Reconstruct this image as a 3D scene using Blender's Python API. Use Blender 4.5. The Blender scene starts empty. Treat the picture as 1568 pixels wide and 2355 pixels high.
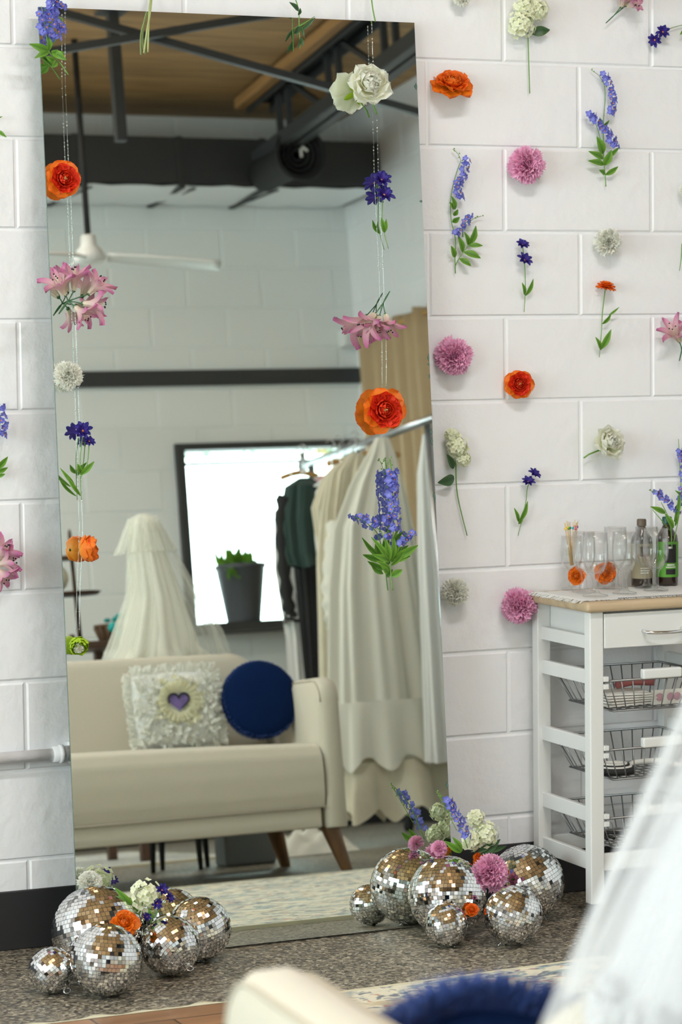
import bpy, math, random, json
from mathutils import Vector as V, Matrix
# measured positions in metres (world space)
DATA=json.loads('''{"lav_e":{"stems":[[[0.2712,-0.012,1.7385],[0.2689,-0.012,1.7691],[0.2632,-0.012,1.8219],[0.2502,-0.012,1.8744],[0.2348,-0.012,1.9078]],[[0.2654,-0.012,1.7902],[0.2648,-0.012,1.8853],[0.27,-0.012,1.9486],[0.2678,-0.012,1.9855],[0.2546,-0.012,2.0062]]],"spikes":[[[[0.2905,-0.024,1.8353],[0.2713,-0.024,1.8655],[0.2474,-0.024,1.8892],[0.2223,-0.024,1.9118]],0.013],[[[0.2788,-0.024,1.9141],[0.2862,-0.024,1.9427],[0.2804,-0.024,1.9742],[0.2625,-0.024,2.0084]],0.011]],"tips":[[[0.2702,-0.012,1.9803],[0.2546,-0.012,2.0062],[0.2307,-0.012,2.0212]]],"leaves":[[[0.2632,-0.012,1.8177],[0.2399,-0.024,1.8585],0.022],[[0.2631,-0.012,1.806],[0.2169,-0.024,1.8224],0.016],[[0.2654,-0.012,1.7923],[0.2156,-0.024,1.7992],0.016],[[0.2677,-0.012,1.7691],[0.2455,-0.024,1.7775],0.013],[[0.2701,-0.012,1.767],[0.2987,-0.024,1.7868],0.014],[[0.2678,-0.012,1.7903],[0.2808,-0.024,1.8266],0.02],[[0.2704,-0.012,1.8093],[0.3026,-0.024,1.8344],0.012],[[0.266,-0.012,1.8874],[0.2751,-0.024,1.8993],0.008],[[0.2624,-0.012,1.8852],[0.2498,-0.024,1.9029],0.008]]},"lav_f":{"stems":[[[-0.1392,-0.012,1.5266],[-0.14,-0.012,1.5618],[-0.1384,-0.012,1.6084],[-0.1495,-0.012,1.6559],[-0.1489,-0.012,1.7117],[-0.1334,-0.012,1.7676],[-0.1217,-0.012,1.7946]],[[-0.139,-0.012,1.5463],[-0.1273,-0.012,1.5649],[-0.1028,-0.012,1.5951]],[[-0.1188,-0.012,1.6137],[-0.1162,-0.012,1.6406],[-0.0999,-0.012,1.6552]]],"spikes":[[[[-0.1318,-0.024,1.706],[-0.1372,-0.024,1.7348],[-0.1209,-0.024,1.7629],[-0.1125,-0.024,1.797]],0.012],[[[-0.1452,-0.024,1.6192],[-0.122,-0.024,1.64],[-0.108,-0.024,1.6639]],0.011]],"tips":[[[-0.1217,-0.012,1.7946],[-0.1296,-0.012,1.811],[-0.1433,-0.012,1.8221]],[[-0.1023,-0.012,1.648],[-0.0883,-0.012,1.6584],[-0.0685,-0.012,1.6638]]],"leaves":[[[-0.1389,-0.012,1.6787],[-0.1536,-0.024,1.7099],0.013],[[-0.1412,-0.012,1.6797],[-0.1594,-0.024,1.6954],0.013],[[-0.1425,-0.012,1.6642],[-0.1366,-0.024,1.6792],0.012],[[-0.1461,-0.012,1.6487],[-0.1322,-0.024,1.6606],0.014],[[-0.1028,-0.012,1.5951],[-0.0897,-0.024,1.6402],0.019],[[-0.1051,-0.012,1.5951],[-0.121,-0.024,1.6256],0.013],[[-0.1028,-0.012,1.593],[-0.0716,-0.024,1.5926],0.012],[[-0.1157,-0.012,1.5774],[-0.0776,-0.024,1.5625],0.018],[[-0.1191,-0.012,1.5774],[-0.1372,-0.024,1.6162],0.015],[[-0.1274,-0.012,1.5618],[-0.1033,-0.024,1.5438],0.016],[[-0.14,-0.012,1.5649],[-0.1559,-0.024,1.5924],0.014]]},"lav_m":{"stems":[[[-0.3753,-0.1521,0.7878],[-0.3781,-0.1474,0.8464],[-0.3654,-0.1391,0.9469],[-0.3652,-0.1293,1.0682],[-0.3683,-0.1272,1.0956]],[[-0.3776,-0.1466,0.8565],[-0.3947,-0.1419,0.9178],[-0.4105,-0.1406,0.9365],[-0.4287,-0.1396,0.9513],[-0.4536,-0.1391,0.9623]],[[-0.3758,-0.1474,0.8463],[-0.346,-0.1438,0.8855],[-0.3153,-0.1409,0.9166]]],"spikes":[[[[-0.3684,-0.1526,0.9296],[-0.3692,-0.1483,0.983],[-0.3714,-0.1447,1.0285],[-0.3696,-0.1416,1.0668]],0.017],[[[-0.3931,-0.1514,0.9487],[-0.3837,-0.1505,0.9584]],0.012],[[[-0.4125,-0.1526,0.9373],[-0.4337,-0.1513,0.9572],[-0.4533,-0.1509,0.965]],0.012],[[[-0.3589,-0.1553,0.8949],[-0.3207,-0.1528,0.9196]],0.012],[[[-0.3915,-0.1542,0.9133],[-0.3835,-0.1539,0.9161]],0.008]],"tips":[[[-0.3657,-0.1302,1.0581],[-0.3669,-0.1285,1.0783],[-0.3683,-0.1272,1.0956]],[[-0.3712,-0.1302,1.0583],[-0.3778,-0.1283,1.0837],[-0.3852,-0.1275,1.094]]],"leaves":[[[-0.3798,-0.1466,0.8566],[-0.4302,-0.1546,0.9149],0.013],[[-0.3798,-0.1466,0.8566],[-0.4299,-0.1579,0.8747],0.016],[[-0.3718,-0.1461,0.8613],[-0.3109,-0.155,0.8909],0.02],[[-0.3698,-0.1465,0.8562],[-0.3311,-0.1571,0.8674],0.012],[[-0.3771,-0.1495,0.8212],[-0.3539,-0.16,0.8361],0.018],[[-0.3857,-0.1491,0.8266],[-0.41,-0.1595,0.8507],0.014],[[-0.3833,-0.1468,0.8547],[-0.3939,-0.1547,0.9084],0.018],[[-0.3754,-0.1466,0.8564],[-0.3726,-0.154,0.9126],0.014],[[-0.3715,-0.1457,0.8663],[-0.3605,-0.1543,0.9071],0.014],[[-0.3758,-0.1474,0.8463],[-0.346,-0.156,0.8842],0.014],[[-0.3808,-0.1483,0.8365],[-0.4185,-0.159,0.8592],0.014],[[-0.3685,-0.1424,0.9066],[-0.3512,-0.1498,0.9612],0.007],[[-0.3567,-0.1431,0.896],[-0.3215,-0.1523,0.9257],0.012]]},"lav_tl":{"stems":[[[-1.1184,-0.0832,1.9632],[-1.1392,-0.0811,1.9933],[-1.1613,-0.0797,2.0146],[-1.1431,-0.0772,2.0421],[-1.135,-0.0733,2.0895],[-1.1503,-0.0704,2.1273]],[[-1.1613,-0.0797,2.0146],[-1.1686,-0.0747,2.0777],[-1.174,-0.072,2.1119]]],"spikes":[[[[-1.1725,-0.0891,2.0484],[-1.1764,-0.0873,2.0722],[-1.1764,-0.0853,2.0961]],0.015],[[[-1.1478,-0.0894,2.0416],[-1.1494,-0.0868,2.0732],[-1.155,-0.0844,2.1046],[-1.1467,-0.0817,2.1356]],0.016],[[[-1.1331,-0.0879,2.0575],[-1.1355,-0.0868,2.0708]],0.01],[[[-1.1503,-0.083,2.121],[-1.1268,-0.0836,2.1095]],0.012]],"tips":[],"leaves":[[[-1.1613,-0.0797,2.0146],[-1.2093,-0.0914,2.027],0.018],[[-1.1614,-0.0798,2.0127],[-1.1987,-0.0937,1.9959],0.014],[[-1.1613,-0.0797,2.0146],[-1.1646,-0.0892,2.0468],0.013],[[-1.1553,-0.0797,2.0139],[-1.1258,-0.0929,1.9944],0.018],[[-1.1536,-0.0802,2.0072],[-1.1439,-0.0913,2.0168],0.012],[[-1.1456,-0.08,2.0085],[-1.1281,-0.0915,2.0116],0.009],[[-1.136,-0.0733,2.0895],[-1.1323,-0.0865,2.0748],0.012],[[-1.1493,-0.0813,1.993],[-1.1726,-0.093,2.0006],0.012],[[-1.1442,-0.0812,1.9931],[-1.1607,-0.0947,1.977],0.014]]},"corn_i":{"stems":[[[0.042,-0.012,1.5883],[0.0464,-0.012,1.5464],[0.0484,-0.012,1.4939],[0.0443,-0.012,1.4331]]],"spikes":[],"tips":[],"leaves":[[[0.0482,-0.012,1.4729],[0.0636,-0.024,1.5135],0.012],[[0.0458,-0.012,1.475],[0.0329,-0.024,1.5042],0.011]]},"corn_p":{"stems":[[[0.0637,-0.012,1.0296],[0.0504,-0.012,1.0088],[0.0442,-0.012,0.9666],[0.0234,-0.012,0.8911]]],"spikes":[],"tips":[],"leaves":[[[0.0272,-0.012,0.9248],[0.044,-0.024,0.9757],0.013],[[0.0249,-0.012,0.9249],[0.0072,-0.024,0.9601],0.01],[[0.0248,-0.012,0.9196],[0.0318,-0.024,0.9359],0.008]]},"corn_ml":{"stems":[[[-1.1159,-0.1328,1.1629],[-1.1243,-0.1372,1.1103],[-1.1251,-0.1441,1.0239]],[[-1.1012,-0.1334,1.1529],[-1.1086,-0.1378,1.1002],[-1.126,-0.1403,1.0719]]],"spikes":[],"tips":[],"leaves":[[[-1.1247,-0.1396,1.0795],[-1.0949,-0.1489,1.1089],0.013],[[-1.1235,-0.1393,1.0833],[-1.1344,-0.1497,1.1053],0.012],[[-1.1267,-0.1434,1.0335],[-1.1635,-0.1519,1.0832],0.009],[[-1.1389,-0.1418,1.055],[-1.1749,-0.151,1.0969],0.009]]},"corn_mr":{"stems":[[[-0.359,-0.0733,1.7363],[-0.3576,-0.0766,1.6958],[-0.3594,-0.0815,1.6349],[-0.3474,-0.0856,1.5823]]],"spikes":[],"tips":[],"leaves":[[[-0.3557,-0.0827,1.6198],[-0.3684,-0.0921,1.6546],0.013],[[-0.3557,-0.0827,1.6198],[-0.3551,-0.0921,1.6516],0.01]]},"corn_d":{"stems":[[[0.4316,-0.012,2.1121],[0.4526,-0.012,2.1277],[0.4958,-0.012,2.1398]]],"spikes":[],"tips":[],"leaves":[[[0.502,-0.012,2.1337],[0.4738,-0.024,2.1122],0.012]]},"zin":{"stems":[[[0.2673,-0.012,1.4849],[0.2597,-0.012,1.4296],[0.257,-0.012,1.387],[0.2505,-0.012,1.321]]],"spikes":[],"tips":[],"leaves":[[[0.2595,-0.012,1.403],[0.2773,-0.024,1.4272],0.011],[[0.2778,-0.012,1.4241],[0.3004,-0.024,1.444],0.006],[[0.2567,-0.012,1.3423],[0.277,-0.024,1.3889],0.016],[[0.2555,-0.012,1.3391],[0.2334,-0.024,1.3712],0.012]]},"lilac_b":{"stems":[[[0.0594,-0.012,2.1407],[0.0601,-0.012,2.0889],[0.0638,-0.012,1.9591]]],"spikes":[],"tips":[],"leaves":[[[0.0673,-0.012,2.1037],[0.113,-0.024,2.1112],0.025],[[0.0581,-0.012,2.1303],[0.0436,-0.024,2.1077],0.012]]},"lilac_n":{"stems":[[[-0.1418,-0.012,1.1405],[-0.1425,-0.012,1.0674],[-0.1386,-0.012,0.994],[-0.114,-0.012,0.8965]]],"spikes":[],"tips":[],"leaves":[[[-0.1475,-0.012,1.0382],[-0.1971,-0.024,1.0278],0.028],[[-0.1496,-0.012,1.0592],[-0.1723,-0.024,1.0958],0.017]]},"leafy_top":{"stems":[[[-0.5666,-0.0489,2.1728],[-0.5532,-0.0519,2.1333],[-0.5529,-0.0551,2.0933],[-0.5532,-0.0593,2.0412]],[[-0.5508,-0.0551,2.0934],[-0.5136,-0.0527,2.1168]]],"spikes":[],"tips":[],"leaves":[[[-0.5535,-0.0523,2.1283],[-0.5804,-0.0633,2.1457],0.012],[[-0.549,-0.0559,2.0834],[-0.5167,-0.065,2.1133],0.009],[[-0.5539,-0.0531,2.1183],[-0.5538,-0.0639,2.1339],0.009],[[-0.5522,-0.0575,2.0633],[-0.5648,-0.0716,2.0396],0.008],[[-0.5519,-0.0571,2.0683],[-0.5504,-0.0711,2.0441],0.008],[[-0.5508,-0.0551,2.0934],[-0.5678,-0.0695,2.0664],0.007],[[-0.5508,-0.0551,2.0934],[-0.5462,-0.0694,2.0642],0.007]]},"left_spray":{"stems":[[[-1.297,-0.012,1.0814],[-1.276,-0.012,1.1294],[-1.2694,-0.012,1.207],[-1.2737,-0.012,1.241]]],"spikes":[[[[-1.2716,-0.024,1.1685],[-1.2689,-0.024,1.2024],[-1.2742,-0.024,1.2345]],0.014]],"tips":[],"leaves":[[[-1.2797,-0.012,1.0926],[-1.2565,-0.024,1.1196],0.014],[[-1.2799,-0.012,1.0858],[-1.257,-0.024,1.0953],0.012],[[-1.2801,-0.012,1.076],[-1.2633,-0.024,1.0809],0.01]]},"left_leaf":{"stems":[[[-1.2812,-0.012,1.8431],[-1.2535,-0.012,1.836]]],"spikes":[],"tips":[],"leaves":[[[-1.2623,-0.012,1.8435],[-1.2452,-0.024,1.8276],0.009],[[-1.2758,-0.012,1.8671],[-1.2532,-0.024,1.8733],0.006]]},"edge_spray":{"stems":[[[0.4912,-0.012,0.8748],[0.4803,-0.012,0.995],[0.4733,-0.012,1.1146]]],"spikes":[[[[0.4808,-0.024,1.0064],[0.476,-0.024,1.0607],[0.4711,-0.024,1.088]],0.01]],"tips":[],"leaves":[[[0.4915,-0.012,0.9619],[0.4558,-0.024,0.9876],0.012]]},"edge_stem":{"stems":[[[0.4851,-0.012,1.6004],[0.4825,-0.012,1.5628],[0.4774,-0.012,1.5327]]],"spikes":[],"tips":[],"leaves":[]},"bottle_spray":{"stems":[[[0.4021,-0.1,0.8495],[0.3962,-0.1,0.9161],[0.3719,-0.1,0.9651]],[[0.4058,-0.1,0.8622],[0.4234,-0.1,0.9366],[0.4285,-0.1,0.99]],[[0.3974,-0.1,0.8947],[0.3474,-0.1,0.9478]]],"spikes":[[[[0.4172,-0.1,0.9389],[0.3903,-0.1,0.9677],[0.3574,-0.1,0.9923]],0.012],[[[0.4271,-0.1,0.9525],[0.431,-0.1,1.0006]],0.01]],"tips":[[[0.3598,-0.1,0.988],[0.3476,-0.1,0.9926],[0.3379,-0.1,0.9961]]],"leaves":[[[0.3841,-0.1,0.938],[0.3414,-0.1,0.9555],0.014],[[0.406,-0.1,0.8997],[0.3816,-0.1,0.9381],0.014],[[0.4109,-0.1,0.9049],[0.4123,-0.1,0.9477],0.011],[[0.4085,-0.1,0.9157],[0.4236,-0.1,0.9901],0.012]]},"floor_lav":{"stems":[[[-0.2595,-0.3,0.198],[-0.2866,-0.3,0.2711],[-0.3084,-0.3,0.3082],[-0.3379,-0.3,0.3357]]],"spikes":[[[[-0.2626,-0.3,0.2236],[-0.2778,-0.3,0.2603],[-0.2974,-0.3,0.2942],[-0.3083,-0.3,0.3152]],0.013]],"tips":[[[-0.2976,-0.3,0.272],[-0.3194,-0.3,0.3091],[-0.3379,-0.3,0.3357]],[[-0.2868,-0.3,0.2408],[-0.3086,-0.3,0.283],[-0.3303,-0.3,0.323]]],"leaves":[[[-0.2762,-0.3,0.1893],[-0.3181,-0.3,0.2192],0.016],[[-0.274,-0.3,0.1911],[-0.2981,-0.3,0.2266],0.014]]},"floor_hyd_r":{"stems":[[[-0.2331,-0.28,0.1821],[-0.216,-0.28,0.2112],[-0.2211,-0.28,0.2625]]],"spikes":[],"tips":[],"leaves":[[[-0.2163,-0.28,0.1755],[-0.1653,-0.28,0.2068],0.018],[[-0.2129,-0.28,0.1803],[-0.1485,-0.28,0.19],0.012],[[-0.2219,-0.28,0.1811],[-0.1902,-0.28,0.1988],0.014]]},"floor_hyd_l":{"stems":[[[-1.0815,-0.36,0.1271],[-1.0689,-0.36,0.1641]]],"spikes":[],"tips":[],"leaves":[[[-1.0892,-0.36,0.1422],[-1.1356,-0.36,0.1988],0.016],[[-1.087,-0.36,0.1515],[-1.1084,-0.36,0.1744],0.016],[[-1.0813,-0.36,0.1414],[-1.1236,-0.36,0.155],0.014]]},"floor_corn_l":{"stems":[[[-1.0618,-0.38,0.1149],[-1.0462,-0.38,0.1562],[-1.0338,-0.38,0.1836]],[[-1.0567,-0.38,0.1239],[-1.0261,-0.38,0.1638]]],"spikes":[],"tips":[],"leaves":[[[-1.0566,-0.38,0.1286],[-1.0662,-0.38,0.1486],0.008]]},"H":{"ran_a":[[-0.1515,-0.03,1.9745],0.0516],"ran_m":[[0.0208,-0.03,1.26],0.0357],"ran_ml":[[-1.1371,-0.0971,1.7326],0.0423],"ran_ml2":[[-1.1248,-0.1778,0.918],0.0383],"ran_mr":[[-0.3847,-0.1344,1.2074],0.0525],"car_g":[[0.045,-0.03,1.7877],0.0482],"car_l":[[-0.1533,-0.03,1.3284],0.0488],"car_r":[[0.0101,-0.04,0.7231],0.0464],"wc_h":[[0.2665,-0.03,1.6031],0.0361],"wc_q":[[-0.1553,-0.03,0.7652],0.0355],"wc_ml":[[-1.1478,-0.1371,1.301],0.0336],"wc_t":[[-0.1244,-0.03,2.1789],0.0227],"wc_e":[[0.4899,-0.03,1.7305],0.0215],"peo_o":[[0.2605,-0.04,1.1101],0.0469],"peo_m":[[-0.3965,-0.0989,1.9594],0.0543],"lime":[[-1.151,-0.1851,0.7072],0.0287],"corn_i1":[[0.0368,-0.02,1.5932],0.0168],"corn_i2":[[0.0412,-0.02,1.5566],0.0189],"corn_p1":[[0.0632,-0.02,1.0384],0.0159],"corn_p2":[[0.0476,-0.02,1.0199],0.0169],"corn_ml1":[[-1.1185,-0.1418,1.1757],0.0212],"corn_ml2":[[-1.1038,-0.1385,1.1522],0.0144],"corn_mr1":[[-0.3625,-0.0811,1.7398],0.0243],"corn_mr2":[[-0.3574,-0.0838,1.7055],0.0243],"corn_d1":[[0.4061,-0.02,2.0976],0.0182],"corn_d2":[[0.4282,-0.02,2.1174],0.0182],"zin":[[0.2653,-0.02,1.4911],0.0234],"lb1":[[0.0348,-0.03,2.1223],0.0313],"lb2":[[0.0795,-0.03,2.158],0.023],"lb3":[[0.0444,-0.03,2.1608],0.025],"ln1":[[-0.1597,-0.03,1.1415],0.0146],"ln2":[[-0.1461,-0.03,1.112],0.025],"ln3":[[-0.1302,-0.03,1.0823],0.0156],"fc_wl":[[-1.1512,-0.24,0.1895],0.0287],"fh_l":[[-1.0638,-0.36,0.1712],0.0321],"fcl1":[[-1.0337,-0.38,0.1855],0.0151],"fcl2":[[-1.0442,-0.38,0.1579],0.0132],"fcl3":[[-1.0181,-0.38,0.1669],0.0123],"fcl4":[[-1.0684,-0.38,0.1317],0.0103],"fr_l":[[-1.1342,-0.42,0.1328],0.0335],"fh_r1":[[-0.2267,-0.28,0.2609],0.0181],"fh_r2":[[-0.2013,-0.28,0.2201],0.0283],"fh_r3":[[-0.2384,-0.28,0.208],0.0202],"fr_r":[[-0.2115,-0.27,0.1621],0.0182],"fp_r":[[-0.2156,-0.33,0.1437],0.0451],"fo_r":[[-0.2983,-0.4,0.077],0.0168],"fo_r2":[[-0.2666,-0.38,0.064],0.0129],"pinkbit":[[-0.3079,-0.25,0.1935],0.0202],"ran_cart":[[0.2269,-0.08,0.7958],0.0276],"ran_cart2":[[0.1465,-0.08,0.792],0.0232]},"lily_ml":[[[[-1.1454,-0.1178,1.4773],[-1.1683,-0.1357,1.5085],0.0259],[[-1.1249,-0.1168,1.4868],[-1.1265,-0.1338,1.5247],0.024],[[-1.0899,-0.1169,1.479],[-1.0699,-0.1346,1.5055],0.0241],[[-1.106,-0.1189,1.4579],[-1.0701,-0.1386,1.4555],0.0212],[[-1.1244,-0.1196,1.4513],[-1.1077,-0.1413,1.4288],0.0192]],[[[-1.1608,-0.1164,1.4353],[-1.1395,-0.114,1.4611],[-1.1454,-0.1178,1.4773]],[[-1.1608,-0.1164,1.4353],[-1.1395,-0.114,1.4611],[-1.1249,-0.1168,1.4868]],[[-1.1608,-0.1164,1.4353],[-1.1395,-0.114,1.4611],[-1.0899,-0.1169,1.479]],[[-1.1608,-0.1164,1.4353],[-1.1395,-0.114,1.4611],[-1.106,-0.1189,1.4579]],[[-1.1608,-0.1164,1.4353],[-1.1395,-0.114,1.4611],[-1.1244,-0.1196,1.4513]]]],"lily_mr":[[[[-0.3951,-0.1115,1.4303],[-0.434,-0.1341,1.4062],0.0273],[[-0.3843,-0.1119,1.4242],[-0.3992,-0.1346,1.3939],0.0222],[[-0.3685,-0.1114,1.4281],[-0.37,-0.1337,1.3997],0.0253]],[[[-0.3525,-0.1017,1.4828],[-0.3693,-0.104,1.4575],[-0.3951,-0.1115,1.4303]],[[-0.3525,-0.1017,1.4828],[-0.3693,-0.104,1.4575],[-0.3843,-0.1119,1.4242]],[[-0.3525,-0.1017,1.4828],[-0.3693,-0.104,1.4575],[-0.3685,-0.1114,1.4281]]]],"lily_c":[[[[0.3087,-0.025,2.1747],[0.3073,-0.045,2.1963],0.0265],[[0.3233,-0.025,2.1784],[0.3338,-0.045,2.1827],0.0276]],[[[0.2691,-0.02,2.1339],[0.2921,-0.02,2.1537],[0.3087,-0.025,2.1747]],[[0.2691,-0.02,2.1339],[0.2921,-0.02,2.1537],[0.3233,-0.025,2.1784]]]],"lily_k":[[[[0.4691,-0.025,1.3581],[0.4401,-0.045,1.3872],0.0281],[[0.484,-0.025,1.3579],[0.486,-0.045,1.3868],0.0259]],[[[0.4719,-0.02,1.3095],[0.4782,-0.02,1.3364],[0.4691,-0.025,1.3581]],[[0.4719,-0.02,1.3095],[0.4782,-0.02,1.3364],[0.484,-0.025,1.3579]]]],"lily_x":[[[[-1.2916,-0.025,0.8874],[-1.2727,-0.045,0.9152],0.0291],[[-1.2898,-0.025,0.8775],[-1.2603,-0.045,0.8874],0.0233],[[-1.2919,-0.025,0.8727],[-1.2741,-0.045,0.8491],0.0252]],[[[-1.3184,-0.02,0.8784],[-1.2902,-0.02,0.8869]]]],"strandL":[[-1.1137,-0.0539,2.1021],[-1.1201,-0.0657,1.9572],[-1.1204,-0.07,1.9042],[-1.1209,-0.0801,1.7789],[-1.1189,-0.0875,1.6874],[-1.1201,-0.1061,1.4563],[-1.1206,-0.1217,1.2639],[-1.1218,-0.1295,1.1678],[-1.1236,-0.1419,1.014],[-1.1243,-0.147,0.9516],[-1.1361,-0.1575,0.8226],[-1.1422,-0.1649,0.7318]],"strandR":[[-0.3649,-0.0437,2.1043],[-0.366,-0.0513,2.0099],[-0.362,-0.0594,1.9086],[-0.3648,-0.0717,1.7565],[-0.3642,-0.0783,1.6754],[-0.3633,-0.0881,1.5539],[-0.3637,-0.0963,1.4526],[-0.3641,-0.1045,1.3514],[-0.3687,-0.1123,1.2553]],"stem_t1":[[[-0.897,-0.02,2.1629],[-0.9135,-0.05,2.1101],[-0.9255,-0.062,2.0695],[-0.9316,-0.0561,2.0196]],[[-0.8991,-0.02,2.1628],[-0.9155,-0.05,2.11],[-0.9229,-0.0628,2.0599],[-0.9221,-0.0558,2.0219]]],"stem_t2":[[[-0.3568,-0.02,2.1849],[-0.3606,-0.04,2.1421],[-0.3547,-0.0409,2.112]]],"table":{"g1":[0.1459,-0.0426,0.755],"g2":[0.1408,-0.1298,0.755],"g3":[0.1124,-0.2382,0.755],"g4":[0.2491,-0.0897,0.755],"g5":[0.2034,-0.2165,0.755],"g6":[0.3281,-0.0832,0.755],"g7":[0.3059,-0.1874,0.755],"t8":[0.2345,-0.0681,0.755],"b1":[0.3797,0.049,0.755],"b2":[0.4561,0.0318,0.755],"b3":[0.4703,-0.0318,0.755]},"rails_back":[[0.671],[0.639],[0.591],[0.556],[0.424],[0.394],[0.262],[0.228],[0.158],[0.113]],"rails_front":[[0.682],[0.654],[0.59],[0.557],[0.431],[0.395],[0.268],[0.233],[0.153],[0.119]],"pipe":[[-1.2901,-0.03,0.4425],[-1.1378,-0.03,0.4384],[-1.2897,-0.03,0.4622],[-1.2907,-0.03,0.4131]]}''')
R_=random.Random(7)
PI=math.pi
def rad(a): return a*PI/180
SC=bpy.context.scene; COL=SC.collection
# ------------------------------------------------------------------ materials
def nmat(name):
    m=bpy.data.materials.new(name); m.use_nodes=True
    nt=m.node_tree; b=nt.nodes['Principled BSDF']; return m,nt,b
def mat(name,col,rough=.6,metal=0,sheen=0,trans=0,alpha=1,emit=0,noise=0,nscale=20,bump=0,bscale=60,col2=None,attr=None,sub=0,spec=None,ior=None,two=False,coat=0,stretch=None):
    m,nt,b=nmat(name); L=nt.links.new; N=nt.nodes.new
    b.inputs['Base Color'].default_value=(*col,1); b.inputs['Roughness'].default_value=rough; b.inputs['Metallic'].default_value=metal
    if spec is not None: b.inputs['Specular IOR Level'].default_value=spec
    if sheen: b.inputs['Sheen Weight'].default_value=sheen
    if trans: b.inputs['Transmission Weight'].default_value=trans
    if ior: b.inputs['IOR'].default_value=ior
    if coat: b.inputs['Coat Weight'].default_value=coat
    if emit: b.inputs['Emission Color'].default_value=(*col,1); b.inputs['Emission Strength'].default_value=emit
    src=None
    if attr and col2:
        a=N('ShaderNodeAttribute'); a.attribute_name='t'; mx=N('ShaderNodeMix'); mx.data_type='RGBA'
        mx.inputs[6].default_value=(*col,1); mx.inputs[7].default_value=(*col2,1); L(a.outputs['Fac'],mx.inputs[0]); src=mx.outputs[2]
    if noise or (col2 and not attr):
        tc=N('ShaderNodeTexCoord'); n=N('ShaderNodeTexNoise'); n.inputs['Scale'].default_value=nscale; n.inputs['Detail'].default_value=4
        if stretch:
            mp=N('ShaderNodeMapping'); mp.inputs['Scale'].default_value=stretch; L(tc.outputs['Object'],mp.inputs[0]); L(mp.outputs[0],n.inputs['Vector'])
        else: L(tc.outputs['Object'],n.inputs['Vector'])
        if col2 and not attr:
            rp=N('ShaderNodeValToRGB'); rp.color_ramp.elements[0].position=.38; rp.color_ramp.elements[1].position=.62
            rp.color_ramp.elements[0].color=(*col,1); rp.color_ramp.elements[1].color=(*col2,1); L(n.outputs['Fac'],rp.inputs[0]); src=rp.outputs[0]
        else:
            mp2=N('ShaderNodeMapRange'); mp2.inputs[3].default_value=1-noise; mp2.inputs[4].default_value=1+noise; L(n.outputs['Fac'],mp2.inputs[0])
            hs=N('ShaderNodeHueSaturation'); L(mp2.outputs[0],hs.inputs['Value'])
            if src: L(src,hs.inputs['Color'])
            else: hs.inputs['Color'].default_value=(*col,1)
            src=hs.outputs[0]
    if src: L(src,b.inputs['Base Color'])
    if bump:
        tc=N('ShaderNodeTexCoord'); n=N('ShaderNodeTexNoise'); n.inputs['Scale'].default_value=bscale; n.inputs['Detail'].default_value=6
        bp=N('ShaderNodeBump'); bp.inputs['Strength'].default_value=bump; bp.inputs['Distance'].default_value=.004
        L(tc.outputs['Object'],n.inputs['Vector']); L(n.outputs['Fac'],bp.inputs['Height']); L(bp.outputs[0],b.inputs['Normal'])
    if two or sub:   # thin cloth / petal: part of the light passes through
        tr=N('ShaderNodeBsdfTranslucent'); ms=N('ShaderNodeMixShader'); ms.inputs[0].default_value=sub or .3
        if src: L(src,tr.inputs['Color'])
        else: tr.inputs['Color'].default_value=(*col,1)
        out=nt.nodes['Material Output']; L(b.outputs[0],ms.inputs[1]); L(tr.outputs[0],ms.inputs[2]); L(ms.outputs[0],out.inputs[0])
    return m
def sheer(name,col,op,nscale=300):   # open weave: part cloth, part clear
    m,nt,b=nmat(name); L=nt.links.new; N=nt.nodes.new
    b.inputs['Base Color'].default_value=(*col,1); b.inputs['Roughness'].default_value=.8
    tl=N('ShaderNodeBsdfTranslucent'); tl.inputs[0].default_value=(*col,1)
    m1=N('ShaderNodeMixShader'); m1.inputs[0].default_value=.45; L(b.outputs[0],m1.inputs[1]); L(tl.outputs[0],m1.inputs[2])
    tr=N('ShaderNodeBsdfTransparent'); m2=N('ShaderNodeMixShader'); L(tr.outputs[0],m2.inputs[1]); L(m1.outputs[0],m2.inputs[2])
    lw=N('ShaderNodeLayerWeight'); lw.inputs[0].default_value=.35
    mr=N('ShaderNodeMapRange'); mr.inputs[3].default_value=op; mr.inputs[4].default_value=min(1,op+.5); L(lw.outputs['Facing'],mr.inputs[0]); L(mr.outputs[0],m2.inputs[0])
    L(m2.outputs[0],nt.nodes['Material Output'].inputs[0]); return m
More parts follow.
